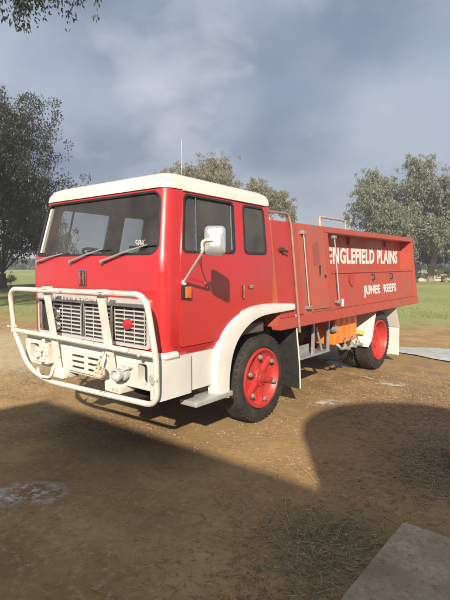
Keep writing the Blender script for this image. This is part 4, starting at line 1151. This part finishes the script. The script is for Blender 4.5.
# ================================================================== LIGHT, SKY, CAMERA
EL = math.radians(27.0); hd = Vector((-.589, .808)).normalized()
sun_from = Vector((-hd.x*math.cos(EL), -hd.y*math.cos(EL), math.sin(EL)))
L = bpy.data.lights.new('sun', 'SUN'); L.energy = 3.8; L.angle = math.radians(.9); L.color = (1.0, .90, .74)
so = bpy.data.objects.new('sun', L); COL.objects.link(so); so.rotation_euler = (-sun_from).to_track_quat('-Z', 'Y').to_euler(); so.location = (10,-12,12)

W_ = bpy.data.worlds.new('World'); S.world = W_; W_.use_nodes = True; n = W_.node_tree.nodes; l = W_.node_tree.links
bg = n['Background']; bg.inputs[1].default_value = .1
sky = n.new('ShaderNodeTexSky'); sky.sky_type = 'NISHITA'; sky.sun_disc = False; sky.sun_elevation = EL
sky.sun_rotation = math.atan2(sun_from.x, sun_from.y); sky.dust_density = 1.0; sky.air_density = 1.0
tc = n.new('ShaderNodeTexCoord').outputs['Generated']
mp = n.new('ShaderNodeMapping'); mp.inputs['Scale'].default_value = (1, 1, 1.7); l.new(tc, mp.inputs[0])
c1 = noise(n, l, mp.outputs[0], 2.1, 6, .48, .1)
c2 = noise(n, l, mp.outputs[0], 5.2, 6, .5, .15)
mp2 = n.new('ShaderNodeMapping'); mp2.inputs['Scale'].default_value = (1, 1, 1.7); mp2.inputs['Location'].default_value = (3.1, 1.7, .4); l.new(tc, mp2.inputs[0])
c3 = noise(n, l, mp2.outputs[0], 2.4, 6, .5, .2)
grey = mixc(n, l, ramp(n, l, c1, .40, .62), (1.10,1.45,2.02), (2.25,2.60,3.20))
grey = mixc(n, l, ramp(n, l, c2, .52, .74, 0, .6), grey, (3.6,3.75,4.1))
sz_ = n.new('ShaderNodeSeparateXYZ'); l.new(tc, sz_.inputs[0])
grey = mixc(n, l, ramp(n, l, sz_.outputs[2], .16, .0, 0, .55), grey, (2.9,3.05,3.35))
bl = n.new('ShaderNodeVectorMath'); bl.operation = 'SCALE'; l.new(sky.outputs[0], bl.inputs[0]); bl.inputs['Scale'].default_value = .55
mask = ramp(n, l, c3, .50, .64, 1.0, .72)
l.new(mixc(n, l, mask, bl.outputs[0], grey), bg.inputs[0])

# haze
HZ = .0022
hb = bpy.data.materials.new('thin_haze'); hb.use_nodes = True; hn = hb.node_tree.nodes; hn.clear()
ho = hn.new('ShaderNodeOutputMaterial'); hv = hn.new('ShaderNodeVolumePrincipled'); hv.inputs['Color'].default_value = (.92,.94,1,1); hv.inputs['Density'].default_value = HZ
hb.node_tree.links.new(hv.outputs[0], ho.inputs['Volume'])
bm = NB(); box(bm, -960, 960, -960, 960, -2.5, 16.0); hz = rawobj('haze', bm, hb); tag(hz, 'thin pale haze in the air', 'haze', kind='stuff')
if HZ == 0: bpy.data.objects.remove(hz)

cam = bpy.data.cameras.new('camera'); co = bpy.data.objects.new('camera', cam); COL.objects.link(co); S.camera = co
cam.sensor_fit = 'VERTICAL'; cam.sensor_height = 36; cam.lens = 480/600*36; cam.clip_end = 3000; cam.clip_start = .05
co.location = (3.9256, -3.9968, 1.65)
pitch = math.atan(36/480); yaw = math.radians(38.8)
co.rotation_euler = (PI/2-pitch, 0, yaw)
S.render.engine = 'CYCLES'
S.view_settings.view_transform = 'Standard'; S.view_settings.look = 'None'; S.view_settings.gamma = 1; S.view_settings.use_curve_mapping = False
S.view_settings.exposure = .95
S.render.resolution_x = 768; S.render.resolution_y = 1024
